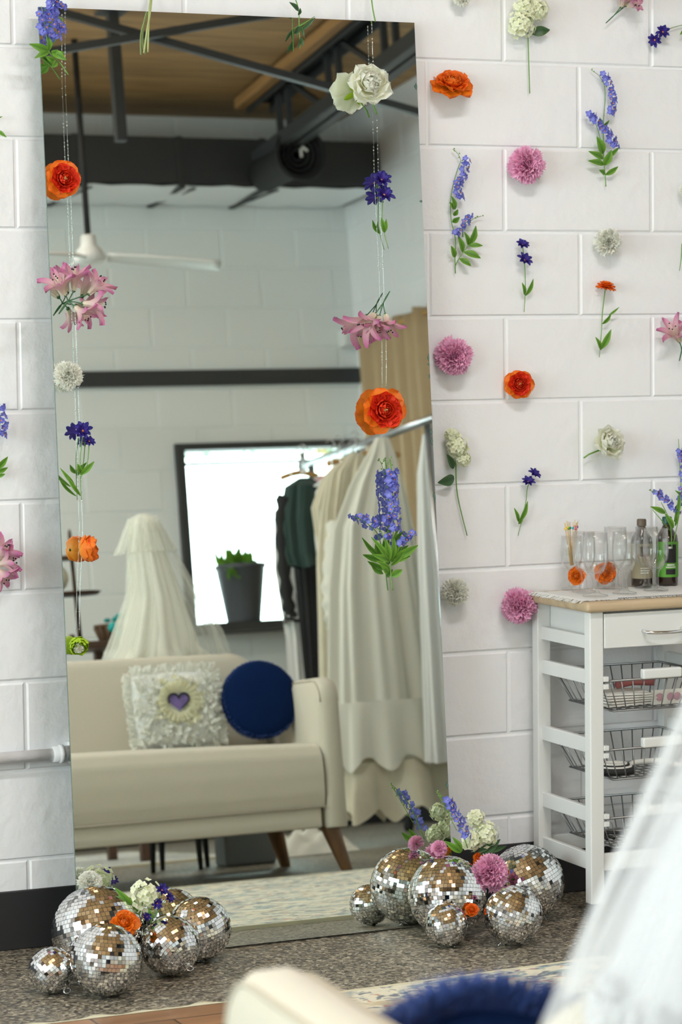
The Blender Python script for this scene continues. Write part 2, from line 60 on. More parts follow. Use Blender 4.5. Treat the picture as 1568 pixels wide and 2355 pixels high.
def wood(name,c1,c2,scale=(1,12,12),rough=.5,plank=None):
    m,nt,b=nmat(name); L=nt.links.new; N=nt.nodes.new
    tc=N('ShaderNodeTexCoord'); mp=N('ShaderNodeMapping'); mp.inputs['Scale'].default_value=scale; L(tc.outputs['Object'],mp.inputs[0])
    n=N('ShaderNodeTexNoise'); n.inputs['Scale'].default_value=2.5; n.inputs['Detail'].default_value=8; L(mp.outputs[0],n.inputs['Vector'])
    rp=N('ShaderNodeValToRGB'); rp.color_ramp.elements[0].position=.3; rp.color_ramp.elements[1].position=.7
    rp.color_ramp.elements[0].color=(*c1,1); rp.color_ramp.elements[1].color=(*c2,1); L(n.outputs['Fac'],rp.inputs[0])
    src=rp.outputs[0]
    if plank:
        br=N('ShaderNodeTexBrick'); br.inputs['Scale'].default_value=1; br.inputs['Brick Width'].default_value=plank[0]; br.inputs['Row Height'].default_value=plank[1]
        br.inputs['Mortar Size'].default_value=.003; br.inputs['Color1'].default_value=(1,1,1,1); br.inputs['Color2'].default_value=(.72,.72,.72,1); br.inputs['Mortar'].default_value=(.25,.25,.25,1)
        L(tc.outputs['Object'],br.inputs['Vector'])
        mx=N('ShaderNodeMix'); mx.data_type='RGBA'; mx.blend_type='MULTIPLY'; mx.inputs[0].default_value=1; L(src,mx.inputs[6]); L(br.outputs['Color'],mx.inputs[7]); src=mx.outputs[2]
    L(src,b.inputs['Base Color']); b.inputs['Roughness'].default_value=rough; return m
M={}
M['wall']=mat('painted_block',(.82,.825,.845),.55,noise=.02,nscale=3,bump=.75,bscale=32)
M['wallfar']=mat('painted_block_far',(.80,.83,.83),.7,bump=.4,bscale=30)
M['base']=mat('black_rubber',(.018,.018,.02),.5)
M['dark']=mat('charcoal_paint',(.035,.036,.038),.55)
M['steel']=mat('dark_steel',(.055,.058,.062),.45,metal=.3)
M['duct']=mat('duct_metal',(.88,.92,.95),.42,metal=.25,bump=1,bscale=9)
M['chrome']=mat('chrome',(.8,.8,.8),.12,metal=1)
M['rackmetal']=mat('galvanised_tube',(.45,.47,.5),.3,metal=.9)
M['ceiling']=wood('cedar_planks',(.32,.18,.07),(.58,.35,.15),(1,14,14),.6,(3.4,.14))
M['joist']=wood('pale_joist',(.30,.15,.05),(.42,.23,.09),(14,1,14),.6)
M['legwood']=wood('walnut_leg',(.09,.04,.015),(.2,.1,.035),(8,8,1),.35)
M['oak']=wood('oak_top',(.42,.31,.19),(.56,.44,.29),(1.5,14,14),.5)
M['parquet']=wood('parquet',(.24,.11,.045),(.37,.19,.085),(2,10,10),.4,(.3,.08))
M['hanger']=wood('hanger_wood',(.42,.22,.06),(.55,.31,.1),(1,1,1),.4)
M['sofa']=mat('cream_linen',(.55,.505,.41),.85,sheen=.2,noise=.03,nscale=120,bump=.25,bscale=500)
M['seam']=mat('cream_piping',(.48,.43,.34),.85)
M['navy']=mat('navy_velvet',(.002,.013,.062),.95,spec=.12,noise=.15,nscale=9)
M['navyf']=mat('navy_fringe',(.018,.055,.24),.8,sheen=.15)
M['ivory']=mat('ivory_satin',(.80,.78,.69),.55,two=True,sub=.2,bump=.2,bscale=25)
M['cream']=mat('cream_lace',(.74,.69,.54),.8,two=True,sub=.2,noise=.12,nscale=18,bump=.5,bscale=90)
M['white']=mat('white_cloth',(.84,.84,.82),.8,two=True,sub=.2,bump=.3,bscale=80)
M['ruffle']=mat('white_ruffle',(.90,.90,.84),.8,two=True,sub=.4)
M['ruffley']=mat('cream_ruffle',(.88,.86,.66),.8,two=True,sub=.4)
M['green']=mat('green_velvet',(.006,.035,.028),.7,sheen=.4)
M['black']=mat('black_cloth',(.012,.012,.013),.75)
M['greyd']=mat('planter_grey',(.075,.08,.09),.6)
M['bin']=mat('grey_plastic',(.13,.135,.13),.6)
M['teal']=mat('teal_cloth',(.0,.33,.31),.6)
M['purple']=mat('purple_lining',(.16,.11,.30),.8,noise=.3,nscale=60)
M['bronze']=mat('bronze',(.10,.055,.035),.45,metal=.4)
M['wicker']=mat('wicker',(.16,.09,.05),.8,noise=.4,nscale=90)
M['whitepaint']=mat('white_lacquer',(.74,.75,.74),.35)
M['wire']=mat('grey_wire',(.28,.28,.28),.35,metal=.8)
M['rugback']=mat('cream_rug_edge',(.62,.58,.42),.9)
M['curtain']=mat('tan_curtain',(.50,.37,.22),.85,noise=.12,nscale=30,stretch=(1,6,.4),two=True,sub=.15)
M['fan']=mat('white_plastic',(.78,.78,.76),.4)
M['pebble']=mat('stone',(.5,.45,.4),.7)
# flower materials
M['stem']=mat('stem_green',(.14,.30,.05),.5,noise=.2,nscale=90)
M['stemp']=mat('pale_stem',(.36,.42,.16),.5)
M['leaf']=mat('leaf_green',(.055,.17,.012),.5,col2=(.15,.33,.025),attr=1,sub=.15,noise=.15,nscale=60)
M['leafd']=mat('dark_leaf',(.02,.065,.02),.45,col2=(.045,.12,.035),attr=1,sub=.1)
M['lav']=mat('lavender_blue_petal',(.30,.32,.78),.6,col2=(.055,.07,.48),attr=1,sub=.2,noise=.2,nscale=80)
M['lavc']=mat('orange_eye',(.75,.28,.08),.6)
M['corn']=mat('cornflower_petal',(.07,.03,.33),.6,col2=(.02,.02,.21),attr=1,sub=.15)
M['pink']=mat('pink_petal',(.86,.26,.50),.7,col2=(.95,.56,.76),attr=1,sub=.4)
M['wcar']=mat('white_petal',(.90,.90,.74),.7,col2=(.94,.94,.88),attr=1,sub=.45)
M['peony']=mat('ivory_petal',(.90,.90,.66),.65,col2=(.95,.95,.88),attr=1,sub=.45)
M['or1']=mat('orange_petal',(.88,.34,.01),.55,col2=(.85,.15,.008),attr=1,sub=.22)
M['or2']=mat('red_orange_petal',(.60,.008,.002),.6,col2=(.84,.045,.004),attr=1,sub=.2)
M['or3']=mat('bright_orange_petal',(.80,.07,.004),.55,col2=(.90,.20,.01),attr=1,sub=.2)
M['orc']=mat('stamen_tan',(.55,.38,.12),.7)
M['lily']=mat('lily_petal',(.85,.80,.62),.6,col2=(.60,.13,.38),attr=1,sub=.3)
M['lilyd']=mat('lily_sepal',(.04,.13,.05),.5)
M['hyd']=mat('hydrangea_floret',(.82,.86,.55),.7,col2=(.94,.95,.84),attr=1,sub=.3)
M['lime']=mat('lime_petal',(.50,.70,.03),.55,col2=(.40,.60,.02),attr=1,sub=.25)
# floor : aggregate
def floor_mat():
    m,nt,b=nmat('aggregate_floor'); L=nt.links.new; N=nt.nodes.new
    tc=N('ShaderNodeTexCoord'); v=N('ShaderNodeTexVoronoi'); v.inputs['Scale'].default_value=150; L(tc.outputs['Object'],v.inputs['Vector'])
    s=N('ShaderNodeSeparateColor'); L(v.outputs['Color'],s.inputs[0])
    rp=N('ShaderNodeValToRGB'); e=rp.color_ramp.elements; e[0].color=(.035,.032,.026,1); e[0].position=0; e[1].position=1; e[1].color=(.50,.44,.34,1)
    for ps,c in ((.35,(.115,.10,.078)),(.6,(.19,.165,.12)),(.85,(.29,.25,.185))):
        k=e.new(ps); k.color=(*c,1)
    L(s.outputs[0],rp.inputs[0])
    n=N('ShaderNodeTexNoise'); n.inputs['Scale'].default_value=1.6; L(tc.outputs['Object'],n.inputs['Vector'])
    mr=N('ShaderNodeMapRange'); mr.inputs[3].default_value=.8; mr.inputs[4].default_value=1.15; L(n.outputs['Fac'],mr.inputs[0])
    h=N('ShaderNodeHueSaturation'); L(rp.outputs[0],h.inputs['Color']); L(mr.outputs[0],h.inputs['Value']); L(h.outputs[0],b.inputs['Base Color'])
    b.inputs['Roughness'].default_value=.42
    bp=N('ShaderNodeBump'); bp.inputs['Strength'].default_value=.5; bp.inputs['Distance'].default_value=.002; L(v.outputs['Distance'],bp.inputs['Height']); L(bp.outputs[0],b.inputs['Normal'])
    return m
M['floor']=floor_mat()
def rug_mat(name,basec,sc=1.0,pale=0):
    m,nt,b=nmat(name); L=nt.links.new; N=nt.nodes.new
    tc=N('ShaderNodeTexCoord'); mp=N('ShaderNodeMapping'); mp.inputs['Scale'].default_value=(6*sc,11*sc,1); L(tc.outputs['Object'],mp.inputs[0])
    src=None; prev=(*basec,1)
    for i,(c,th,scl) in enumerate((((.16,.25,.27),.56,1.3),((.46,.17,.07),.62,1.8),((.48,.38,.20),.62,.8),((.04,.07,.11),.575,2.4))):
        n=N('ShaderNodeTexNoise'); n.noise_dimensions='4D'; n.inputs['W'].default_value=i*7.3+1; n.inputs['Scale'].default_value=scl*1.5; n.inputs['Detail'].default_value=5; n.inputs['Distortion'].default_value=1.2
        L(mp.outputs[0],n.inputs['Vector'])
        r=N('ShaderNodeMapRange'); r.inputs[1].default_value=th-.03; r.inputs[2].default_value=th+.02; r.inputs[4].default_value=.85-pale; L(n.outputs['Fac'],r.inputs[0])
        mx=N('ShaderNodeMix'); mx.data_type='RGBA'; mx.inputs[7].default_value=(*c,1); L(r.outputs[0],mx.inputs[0])
        if src: L(src,mx.inputs[6])
        else: mx.inputs[6].default_value=prev
        src=mx.outputs[2]
    L(src,b.inputs['Base Color']); b.inputs['Roughness'].default_value=.95; b.inputs['Sheen Weight'].default_value=.2
    return m
M['rug']=rug_mat('oriental_rug',(.66,.61,.46))
M['rug2']=rug_mat('pale_rug',(.66,.64,.58),.8,.45)
# mirror, glass
m,nt,b=nmat('mirror_silver'); b.inputs['Base Color'].default_value=(.80,.845,.80,1); b.inputs['Metallic'].default_value=1; b.inputs['Roughness'].default_value=0; M['mirror']=m
M['tile']=mat('mirror_tile',(.90,.91,.92),.03,metal=1)
M['glassedge']=mat('green_glass_edge',(.10,.17,.14),.2)
def glass(name,col,mixf=.12):
    m,nt,b=nmat(name); L=nt.links.new; N=nt.nodes.new
    tr=N('ShaderNodeBsdfTransparent'); tr.inputs[0].default_value=(*col,1); gl=N('ShaderNodeBsdfGlossy'); gl.inputs['Roughness'].default_value=.02
    fr=N('ShaderNodeLayerWeight'); fr.inputs[0].default_value=mixf*2; ms=N('ShaderNodeMixShader'); L(fr.outputs['Facing'],ms.inputs[0]); L(tr.outputs[0],ms.inputs[1]); L(gl.outputs[0],ms.inputs[2])
    L(ms.outputs[0],nt.nodes['Material Output'].inputs[0]); return m
M['pane']=glass('window_glass',(.95,.99,.97),.05)
m,nt,b=nmat('drinking_glass'); b.inputs['Base Color'].default_value=(.97,.99,.98,1); b.inputs['Transmission Weight'].default_value=1; b.inputs['Roughness'].default_value=0; b.inputs['IOR'].default_value=1.47; M['glass']=glass('clear_glass',(.995,1,.998),.09)
M['bead']=glass('clear_bead',(.92,.97,.97),.35)
M['brownglass']=mat('brown_bottle_glass',(.028,.016,.010),.12,coat=.5)
M['purpleglass']=mat('purple_bottle_glass',(.05,.01,.10),.12,coat=.5)
M['labelt']=mat('tan_label',(.30,.26,.17),.7); M['labelg']=mat('green_label',(.10,.33,.03),.6); M['ink']=mat('black_ink',(.015,.015,.015),.7); M['paper']=mat('paper_white',(.75,.73,.68),.8)
M['capg']=mat('dark_green_cap',(.0,.06,.045),.4); M['capb']=mat('brown_cap',(.10,.075,.05),.5)
M['dullred']=mat('dull_red_paper',(.42,.13,.13),.7); M['dullpink']=mat('dull_pink_print',(.55,.32,.38),.7)
M['bamboo']=mat('bamboo',(.62,.44,.20),.6)
for n_,c_ in (('yellow',(.8,.6,.05)),('green',(.08,.45,.08)),('teal',(.0,.4,.42)),('rose',(.8,.25,.33)),('violet',(.25,.08,.35))): M['pb_'+n_]=mat(n_+'_bead',c_,.2)
M['foliage']=mat('sunlit_leaves',(.42,.62,.42),.7,sub=.3,noise=.3,nscale=3)
M['lampglow']=mat('lamp_diffuser',(1,.97,.92),.5,emit=14)
# ------------------------------------------------------------------ mesh building
class MB:
    def __init__(s): s.v=[];s.f=[];s.t=[];s.mi=[];s.mats=[]
    def m(s,mt):
        if mt not in s.mats: s.mats.append(mt)
        return s.mats.index(mt)
    def add(s,vs,fs,ts=None,mt=None):
        o=len(s.v); s.v+= [tuple(v) for v in vs]; s.t+= (ts if ts else [0.]*len(vs)); k=s.m(mt) if mt else 0
        for f in fs: s.f.append(tuple(i+o for i in f)); s.mi.append(k)
    def box(s,c,d,mt=None,rot=None):
        cx,cy,cz=c;dx,dy,dz=[q/2 for q in d]; vs=[V((x,y,z)) for x in(-dx,dx) for y in(-dy,dy) for z in(-dz,dz)]
        if rot is not None: vs=[rot@v for v in vs]
        vs=[v+V(c) for v in vs]
        s.add(vs,[(0,1,3,2),(4,6,7,5),(0,4,5,1),(2,3,7,6),(0,2,6,4),(1,5,7,3)],mt=mt)
    def grid(s,fn,nu,nv,mt=None,closed=False):
        vs=[];ts=[]
        for i in range(nu+1):
            for j in range(nv+(0 if closed else 1)):
                r=fn(i/nu,j/nv); vs.append(r[0]); ts.append(r[1])
        n=nv if closed else nv+1; fs=[]
        for i in range(nu):
            for j in range(nv):
                a=i*n+j;b_=i*n+(j+1)%n; fs.append((a,b_,b_+n,a+n))
        s.add(vs,fs,ts,mt)
    def tube(s,pts,r,n=8,mt=None,r2=None,cap=True):
        pts=[V(p) for p in pts]; N=len(pts); vs=[];fs=[]
        up=None
        for i,p in enumerate(pts):
            d=(pts[min(i+1,N-1)]-pts[max(i-1,0)]); d=d.normalized() if d.length>1e-9 else V((0,0,1))
            if up is None:
                up=d.orthogonal().normalized()
            else:
                up=(up-d*up.dot(d)); up=up.normalized() if up.length>1e-6 else d.orthogonal().normalized()
            w=d.cross(up); rr=r+( (r2-r)*i/(N-1) if r2 is not None and N>1 else 0)
            for k in range(n):
                a=2*PI*k/n; vs.append(p+up*math.cos(a)*rr+w*math.sin(a)*rr)
        for i in range(N-1):
            for k in range(n): fs.append((i*n+k,i*n+(k+1)%n,(i+1)*n+(k+1)%n,(i+1)*n+k))
        if cap: fs.append(tuple(range(n-1,-1,-1))); fs.append(tuple((N-1)*n+k for k in range(n)))
        s.add(vs,fs,mt=mt)
    def lathe(s,prof,c=(0,0,0),n=24,mt=None,rot=None):
        vs=[];fs=[];c=V(c)
        for (r,z) in prof:
            for k in range(n):
                v=V((r*math.cos(2*PI*k/n),r*math.sin(2*PI*k/n),z)); vs.append((rot@v if rot is not None else v)+c)
        for i in range(len(prof)-1):
            for k in range(n): fs.append((i*n+k,i*n+(k+1)%n,(i+1)*n+(k+1)%n,(i+1)*n+k))
        s.add(vs,fs,mt=mt)
    def ball(s,c,r,n=8,mt=None,sq=(1,1,1)):
        c=V(c)
        def fn(u,w):
            th=PI*u;ph=2*PI*w; return (c+V((sq[0]*r*math.sin(th)*math.cos(ph),sq[1]*r*math.sin(th)*math.sin(ph),sq[2]*r*math.cos(th))),0.)
        s.grid(fn,n//2+1,n,mt,closed=True)
    def build(s,name,mt=None,parent=None,smooth=True,bevel=0,seg=2,sub=0,solid=0):
        me=bpy.data.meshes.new(name); me.from_pydata([tuple(v) for v in s.v],[],s.f); 
        ms=list(s.mats) if s.mats else [mt]
        for k in ms: me.materials.append(M[k])
        if s.mats: me.polygons.foreach_set('material_index',s.mi)
        at=me.attributes.new('t','FLOAT','POINT'); at.data.foreach_set('value',s.t)
        if smooth: me.polygons.foreach_set('use_smooth',[True]*len(me.polygons))
        me.update(); o=bpy.data.objects.new(name,me); COL.objects.link(o)
        if parent: o.parent=parent
        if solid: q=o.modifiers.new('s','SOLIDIFY'); q.thickness=solid; q.offset=0
        if bevel:
            q=o.modifiers.new('b','BEVEL'); q.width=bevel; q.segments=seg; q.limit_method='ANGLE'; q.angle_limit=rad(35); q.harden_normals=False
            w=o.modifiers.new('w','WEIGHTED_NORMAL'); 
        if sub: q=o.modifiers.new('u','SUBSURF'); q.levels=sub; q.render_levels=sub
        return o
def tag(o,label=None,cat=None,group=None,kind=None):
    if label:o['label']=label
    if cat:o['category']=cat
    if group:o['group']=group
    if kind:o['kind']=kind
    return o
def root(name,loc=(0,0,0),rz=0,label=None,cat=None,group=None):
    o=bpy.data.objects.new(name,None); COL.objects.link(o); o.location=loc; o.rotation_euler=(0,0,rz); o.empty_display_size=.05
    return tag(o,label,cat,group)
def struct(o): o['kind']='structure'; return o
def loc(pts,r):   # world points into a root's own space (roots here only carry location)
    return [V(p)-V(r) for p in pts]
# ------------------------------------------------------------------ room shell
XL,XR,YF,ZC=-5.2,2.74,-6.8,3.62
B_,H_=.4064,.2032
def block_wall(name,a0,a1,z0,z1,place,m,holes=(),seed=1):
    rr=random.Random(seed); mb=MB(); g=.0065; dep=.004
    k0=int(math.floor(z0/H_)); k1=int(math.ceil(z1/H_))
    for k in range(k0,k1):
        za,zb=max(k*H_,z0),min((k+1)*H_,z1); off=0 if k%2==0 else .5
        i0=int(math.floor(a0/B_-off)); i1=int(math.ceil(a1/B_-off))
        for i in range(i0,i1):
            xa,xb=max((i+off)*B_,a0),min((i+off+1)*B_,a1)
            if xb-xa<.01: continue
            rects=[(xa,xb,za,zb)]
            for (hx0,hx1,hz0,hz1) in holes:
                nr=[]
                for (p,q,u,w) in rects:
                    if q<=hx0 or p>=hx1 or w<=hz0 or u>=hz1: nr.append((p,q,u,w)); continue
                    if p<hx0: nr.append((p,hx0,u,w))
                    if q>hx1: nr.append((hx1,q,u,w))
                    c,d=max(p,hx0),min(q,hx1)
                    if u<hz0: nr.append((c,d,u,hz0))
                    if w>hz1: nr.append((c,d,hz1,w))
                rects=nr
            for (p,q,u,w) in rects:
                full=(p,q,u,w)==(xa,xb,za,zb)
                j=[rr.uniform(-.0012,.0012) for _ in range(4)]; out=rr.uniform(-.0008,.0008)
                ins=g if full else .002
                vs=[place(p,u,dep),place(q,u,dep),place(q,w,dep),place(p,w,dep)]
                c=.0025
                vs+=[place(p+c,u+c,dep),place(q-c,u+c,dep),place(q-c,w-c,dep),place(p+c,w-c,dep)]
                vs+=[place(p+ins+j[0],u+ins+j[1],out),place(q-ins+j[2],u+ins+j[1],out),place(q-ins+j[2],w-ins+j[3],out),place(p+ins+j[0],w-ins+j[3],out)]
                mb.add(vs,[(8,9,10,11),(4,5,9,8),(5,6,10,9),(6,7,11,10),(7,4,8,11),(0,1,5,4),(1,2,6,5),(2,3,7,6),(3,0,4,7)])
    o=mb.build(name,m,smooth=False,bevel=0); return struct(o)
block_wall('wall_north',XL-.06,XR+.06,0,ZC,lambda a,z,d:(a,d,z),'wall',seed=3)
WX0,WX1,WZ0,WZ1=1.70,2.70,1.00,1.955
block_wall('wall_south',XL-.06,XR+.06,0,ZC,lambda a,z,d:(a,YF-d,z),'wallfar',holes=[(WX0,WX1,WZ0,WZ1)],seed=4)
block_wall('wall_east',YF-.06,.06,0,ZC,lambda a,z,d:(XR+d,a,z),'wall',seed=5)
block_wall('wall_west',YF-.06,.06,0,ZC,lambda a,z,d:(XL-d,a,z),'wall',holes=[(-5.6,-3.4,.9,2.7),(-2.9,-.7,.9,2.7)],seed=6)
def plain(name,c,d,m,par=None,st=True,**k):
    mb=MB(); mb.box(c,d); o=mb.build(name,m,par,smooth=False,**k)
    return struct(o) if st else o
plain('floor',((XL+XR)/2,YF/2,-.025),(XR-XL+.4,-YF+.4,.05),'floor')
mb=MB(); mb.box((0,0,0),(XR-XL+.4,-YF+.4,.06)); o=mb.build('ceiling','ceiling',smooth=False); o.location=((XL+XR)/2,YF/2,ZC+.03); struct(o)
plain('baseboard_north',((XL+XR)/2,-.004,.0675),(XR-XL,.008,.135),'base',bevel=.003)
plain('baseboard_south',((XL+XR)/2,YF+.004,.0675),(XR-XL,.008,.135),'base')
plain('baseboard_east',(XR-.004,YF/2,.0675),(.008,-YF,.135),'base')
plain('baseboard_west',(XL+.004,YF/2,.0675),(.008,-YF,.135),'base')
plain('trim_1',((XL+XR)/2,YF+.012,2.285),(XR-XL,.03,.078),'dark',bevel=.003)        # charcoal band on the far wall
plain('trim_2',(XR-.05,YF+.045,2.475),(.10,.09,.09),'whitepaint',bevel=.004)
# far window
def window(name,x0,x1,z0,z1,y,axis='y',inner=.045,rail=True):
    def bx(mb,a,b_,c,d,dep,off=0):
        if axis=='y': mb.box(((a+b_)/2,y+off,(c+d)/2),(b_-a,dep,d-c))
        else: mb.box((y+off,(a+b_)/2,(c+d)/2),(dep,b_-a,d-c))
    mb=MB(); f=inner; dep=.12; off=-.03 if axis=='y' else -.03
    bx(mb,x0,x0+f,z0,z1,dep,off); bx(mb,x1-f,x1,z0,z1,dep,off); bx(mb,x0+f,x1-f,z0,z0+f,dep,off); bx(mb,x0+f,x1-f,z1-f*.75,z1,dep,off)
    if rail: bx(mb,x0+f,x1-f,z1-.105,z1-.092,.05,off)
    else: bx(mb,(x0+x1)/2-.02,(x0+x1)/2+.02,z0+f,z1-f,.05,off)
    w=struct(mb.build(name,'dark',smooth=False,bevel=.003))
    mb=MB(); bx(mb,x0+f,x1-f,z0+f,z1-f*.75,.006,off-.01)
    mb.build('pane','pane',w,smooth=False)
    return w
window('window_1',WX0,WX1,WZ0,WZ1,YF)
window('window_2',-5.6,-3.4,.9,2.7,XL,'x',.06,False); window('window_3',-2.9,-.7,.9,2.7,XL,'x',.06,False)
# wall conduit on the left of the north wall
r=root('wall_conduit',(XL+.3,-.022,.444),0,'white painted horizontal pipe along the wall left of the mirror','pipe')
mb=MB(); mb.tube([(0,0,0),(4.4,0,-.002)],.0135,14); mb.build('pipe','wall',r)
mb=MB(); mb.tube([(3.735,0,-.002),(3.775,0,-.002)],.018,14); mb.tube([(3.75,0,-.002),(3.76,0,-.002)],.021,14); mb.build('coupling','wall',r)
mb=MB(); mb.box((3.79,.010,-.002),(.03,.022,.05)); mb.build('clamp','wall',r,smooth=False,bevel=.003)
# ------------------------------------------------------------------ ceiling steel, duct, fan
def beam(mb,a,b_,w,h):
    a,b_=V(a),V(b_); d=(b_-a); L_=d.length; q=d.to_track_quat('X','Z').to_matrix(); mb.box((a+b_)/2,(L_,w,h),rot=q)
r=root('roof_truss',(2.10,YF+.45,3.30),.085,'dark steel truss running under the plank ceiling above the duct','truss')
mb=MB()
for sx in (-.035,.035): mb.box((sx,3.1,.29),(.05,6.2,.010)); mb.box((sx*1.7,3.1,.26),(.008,6.2,.06))
mb.build('top_chord','steel',r,smooth=False)
mb=MB()
for sx in (-.035,.035): mb.box((sx,3.1,-.03),(.05,6.2,.010)); mb.box((sx*1.7,3.1,0.0),(.008,6.2,.06))
mb.build('bottom_chord','steel',r,smooth=False)
for k in range(8):
    for dy in (0,.14):
        mb=MB(); y=.30+k*.72+dy; beam(mb,(0,y,-.02),(0,y,.28),.028,.028); mb.build('web_post','steel',r,smooth=False)
    mb=MB(); beam(mb,(0,y+.03,.27),(0,y+.55,0),.024,.024); mb.build('web_diagonal','steel',r,smooth=False)
mb=MB(); mb.box((-.10,3.1,.275),(.05,6.2,.05)); mb.build('wood_nailer','joist',r,smooth=False)
r=root('cross_bracing',(0,-4.0,0),0,'crossed dark steel braces under the plank ceiling','brace')
mb=MB(); beam(mb,(-.5,0,3.47),(2.05,0,2.88),.026,.03); mb.build('brace','steel',r,smooth=False)
mb=MB(); beam(mb,(-.5,.05,2.98),(2.05,.05,3.49),.026,.03); mb.build('brace','steel',r,smooth=False)
r=root('hanger_post',(.86,-5.0,3.05),0,'dark vertical steel post hanging from the ceiling before the duct','post')
mb=MB(); mb.box((0,0,.27),(.045,.045,.56)); mb.build('post','steel',r,smooth=False)
mb=MB(); mb.box((0,0,.555),(.12,.12,.012)); mb.build('plate','steel',r,smooth=False)
# duct with shiny underside
r=root('air_duct',(XL,-6.565,3.15),0,'long charcoal air duct with a shiny foil underside along the far wall','duct')
mb=MB(); mb.box(((XR-XL)/2,0,.135),(XR-XL-.01,.45,.23)); mb.build('duct_body','dark',r,smooth=False,bevel=.008)
rr=random.Random(5); mb=MB()
def duct_under(u,v): return (V((.05+u*(XR-XL-.1),-.22+.44*v,.010+.007*math.sin(u*75+v*3)*math.sin(v*PI)+.004*math.sin(u*210-v*5)-.012*math.sin(v*PI))),0)
mb.grid(duct_under,90,6); mb.build('foil_underside','duct',r)
for x in (.9,2.3,3.7,5.1,6.33,6.86,7.3):
    mb=MB(); mb.box((x,0,.125),(.03,.462,.256)); mb.build('seam_flange','dark',r,smooth=False)
    mb=MB(); beam(mb,(x-.01,-.215,-.002),(x+.07,.215,-.002),.010,.008); mb.build('underside_batten','steel',r,smooth=False)
r=root('duct_diffuser',(2.10,-5.9,3.225),0,'round black ribbed air diffuser in front of the duct','vent')
rt=Matrix.Rotation(-PI/2,3,'X'); mb=MB()
mb.lathe([(.0,-.44),(.09,-.44),(.095,-.1),(.12,-.02),(.135,.0),(.13,.012),(.11,.0)],n=36,rot=rt); mb.build('outer_bell','black',r)
for i,q in enumerate((.105,.08,.055,.03)):
    mb=MB(); mb.lathe([(q-.012,-.03-i*.006),(q,-.005-i*.006),(q+.006,-.012-i*.006),(q-.008,-.034-i*.006)],n=32,rot=rt); mb.build('ring','black',r)
mb=MB(); mb.box((.02,.01,.02),(.035,.004,.012),rot=Matrix.Rotation(.6,3,'Y')); mb.box((0,.01,.0),(.012,.004,.04)); mb.build('paper_tell_tale','paper',r,smooth=False)
# ceiling fan
r=root('ceiling_fan',(.86,-5.5,ZC),0,'white ceiling fan on a black drop rod before the far wall','fan')
mb=MB(); mb.tube([(0,0,0),(0,0,-.90)],.014,10); mb.build('drop_rod','black',r)
mb=MB(); mb.lathe([(.0,-.88),(.032,-.885),(.036,-.93),(.055,-.95),(.075,-.985),(.06,-1.01),(0,-1.02)],n=28); mb.build('motor_housing','fan',r)
for k in range(3):
    a=2*PI*k/3+.25; mb=MB(); c,s=math.cos(a),math.sin(a)
    def bl(u,v,c=c,s=s):
        l=.08+u*.5; w=(.025+.02*math.sin(min(1,u*1.3)*PI*.7))*(2*v-1); return (V((c*l-s*w,s*l+c*w,-.985-.06*u+.012*(2*v-1))),0)
    mb.grid(bl,10,3); mb.build('blade','fan',r,solid=.008)
# ceiling lights (out of frame, they light the room)
for i,(x,y) in enumerate(((-3.4,-2.25),(-.6,-2.25),(-3.4,-4.6),(-.6,-4.9))):
    r=root('track_lamp',(x,y,ZC-.02),0,'long white ceiling light fixture number %s of the overhead rows'%['one','two','three','four'][i],'lamp',None)
    r['label']=['ceiling light strip nearest the mirror wall on the left side','ceiling light strip nearest the mirror wall above the rug','ceiling light strip at the back of the room on the left','ceiling light strip at the back of the room above the sofa'][i]
    mb=MB(); mb.box((0,0,-.18),(1.2,.18,.05)); mb.build('housing','fan',r,smooth=False,bevel=.006)
    mb=MB(); mb.box((0,0,-.208),(1.14,.14,.008)); mb.build('diffuser','lampglow',r,smooth=False)
    for sx in (-.4,.4): mb=MB(); mb.tube([(sx,0,0),(sx,0,-.16)],.005,6); mb.build('rod','steel',r)
# ------------------------------------------------------------------ mirror
mo=V((-1.1693,-.2124,.004)); mex=V((.9999,.0134,0)).normalized(); mup=V((-.0011,.0805,.9968)).normalized(); mn=V((.0134,-.9967,.0805)).normalized(); MW,MH=.9226,2.1177
r=root('leaning_mirror',tuple(mo),0,'tall frameless mirror leaning against the white block wall','mirror')
mb=MB(); th=.006
def mp_(u,v,w): return mex*u*MW+mup*v*MH-mn*w
c0=[mp_(0,0,0),mp_(1,0,0),mp_(1,1,0),mp_(0,1,0)]; c1=[mp_(0,0,th),mp_(1,0,th),mp_(1,1,th),mp_(0,1,th)]
mb.add(c0,[(0,1,2,3)],mt='mirror'); mb.build('mirror_face','mirror',r,smooth=False)
mb=MB(); c0b=[v-mn*.0004 for v in c0]; mb.add(c0b+c1,[(3,2,6,7),(0,4,5,1),(0,3,7,4),(1,5,6,2),(4,7,6,5)]); mb.build('glass_edge','glassedge',r,smooth=False)
rr=random.Random(3)
for k in range(12):
    v=rr.choice([rr.uniform(.60,.72),rr.uniform(0,1)]); w=rr.uniform(.002,.006); p0=mex*(MW-w*.4)+mup*(v*MH)+mn*.0008; h=rr.uniform(.002,.012)
    mb=MB(); mb.add([p0-mup*h,p0+mex*w*.4,p0+mup*h,p0-mex*w],[(0,1,2,3)]); mb.build('chip','glassedge',r,smooth=False)
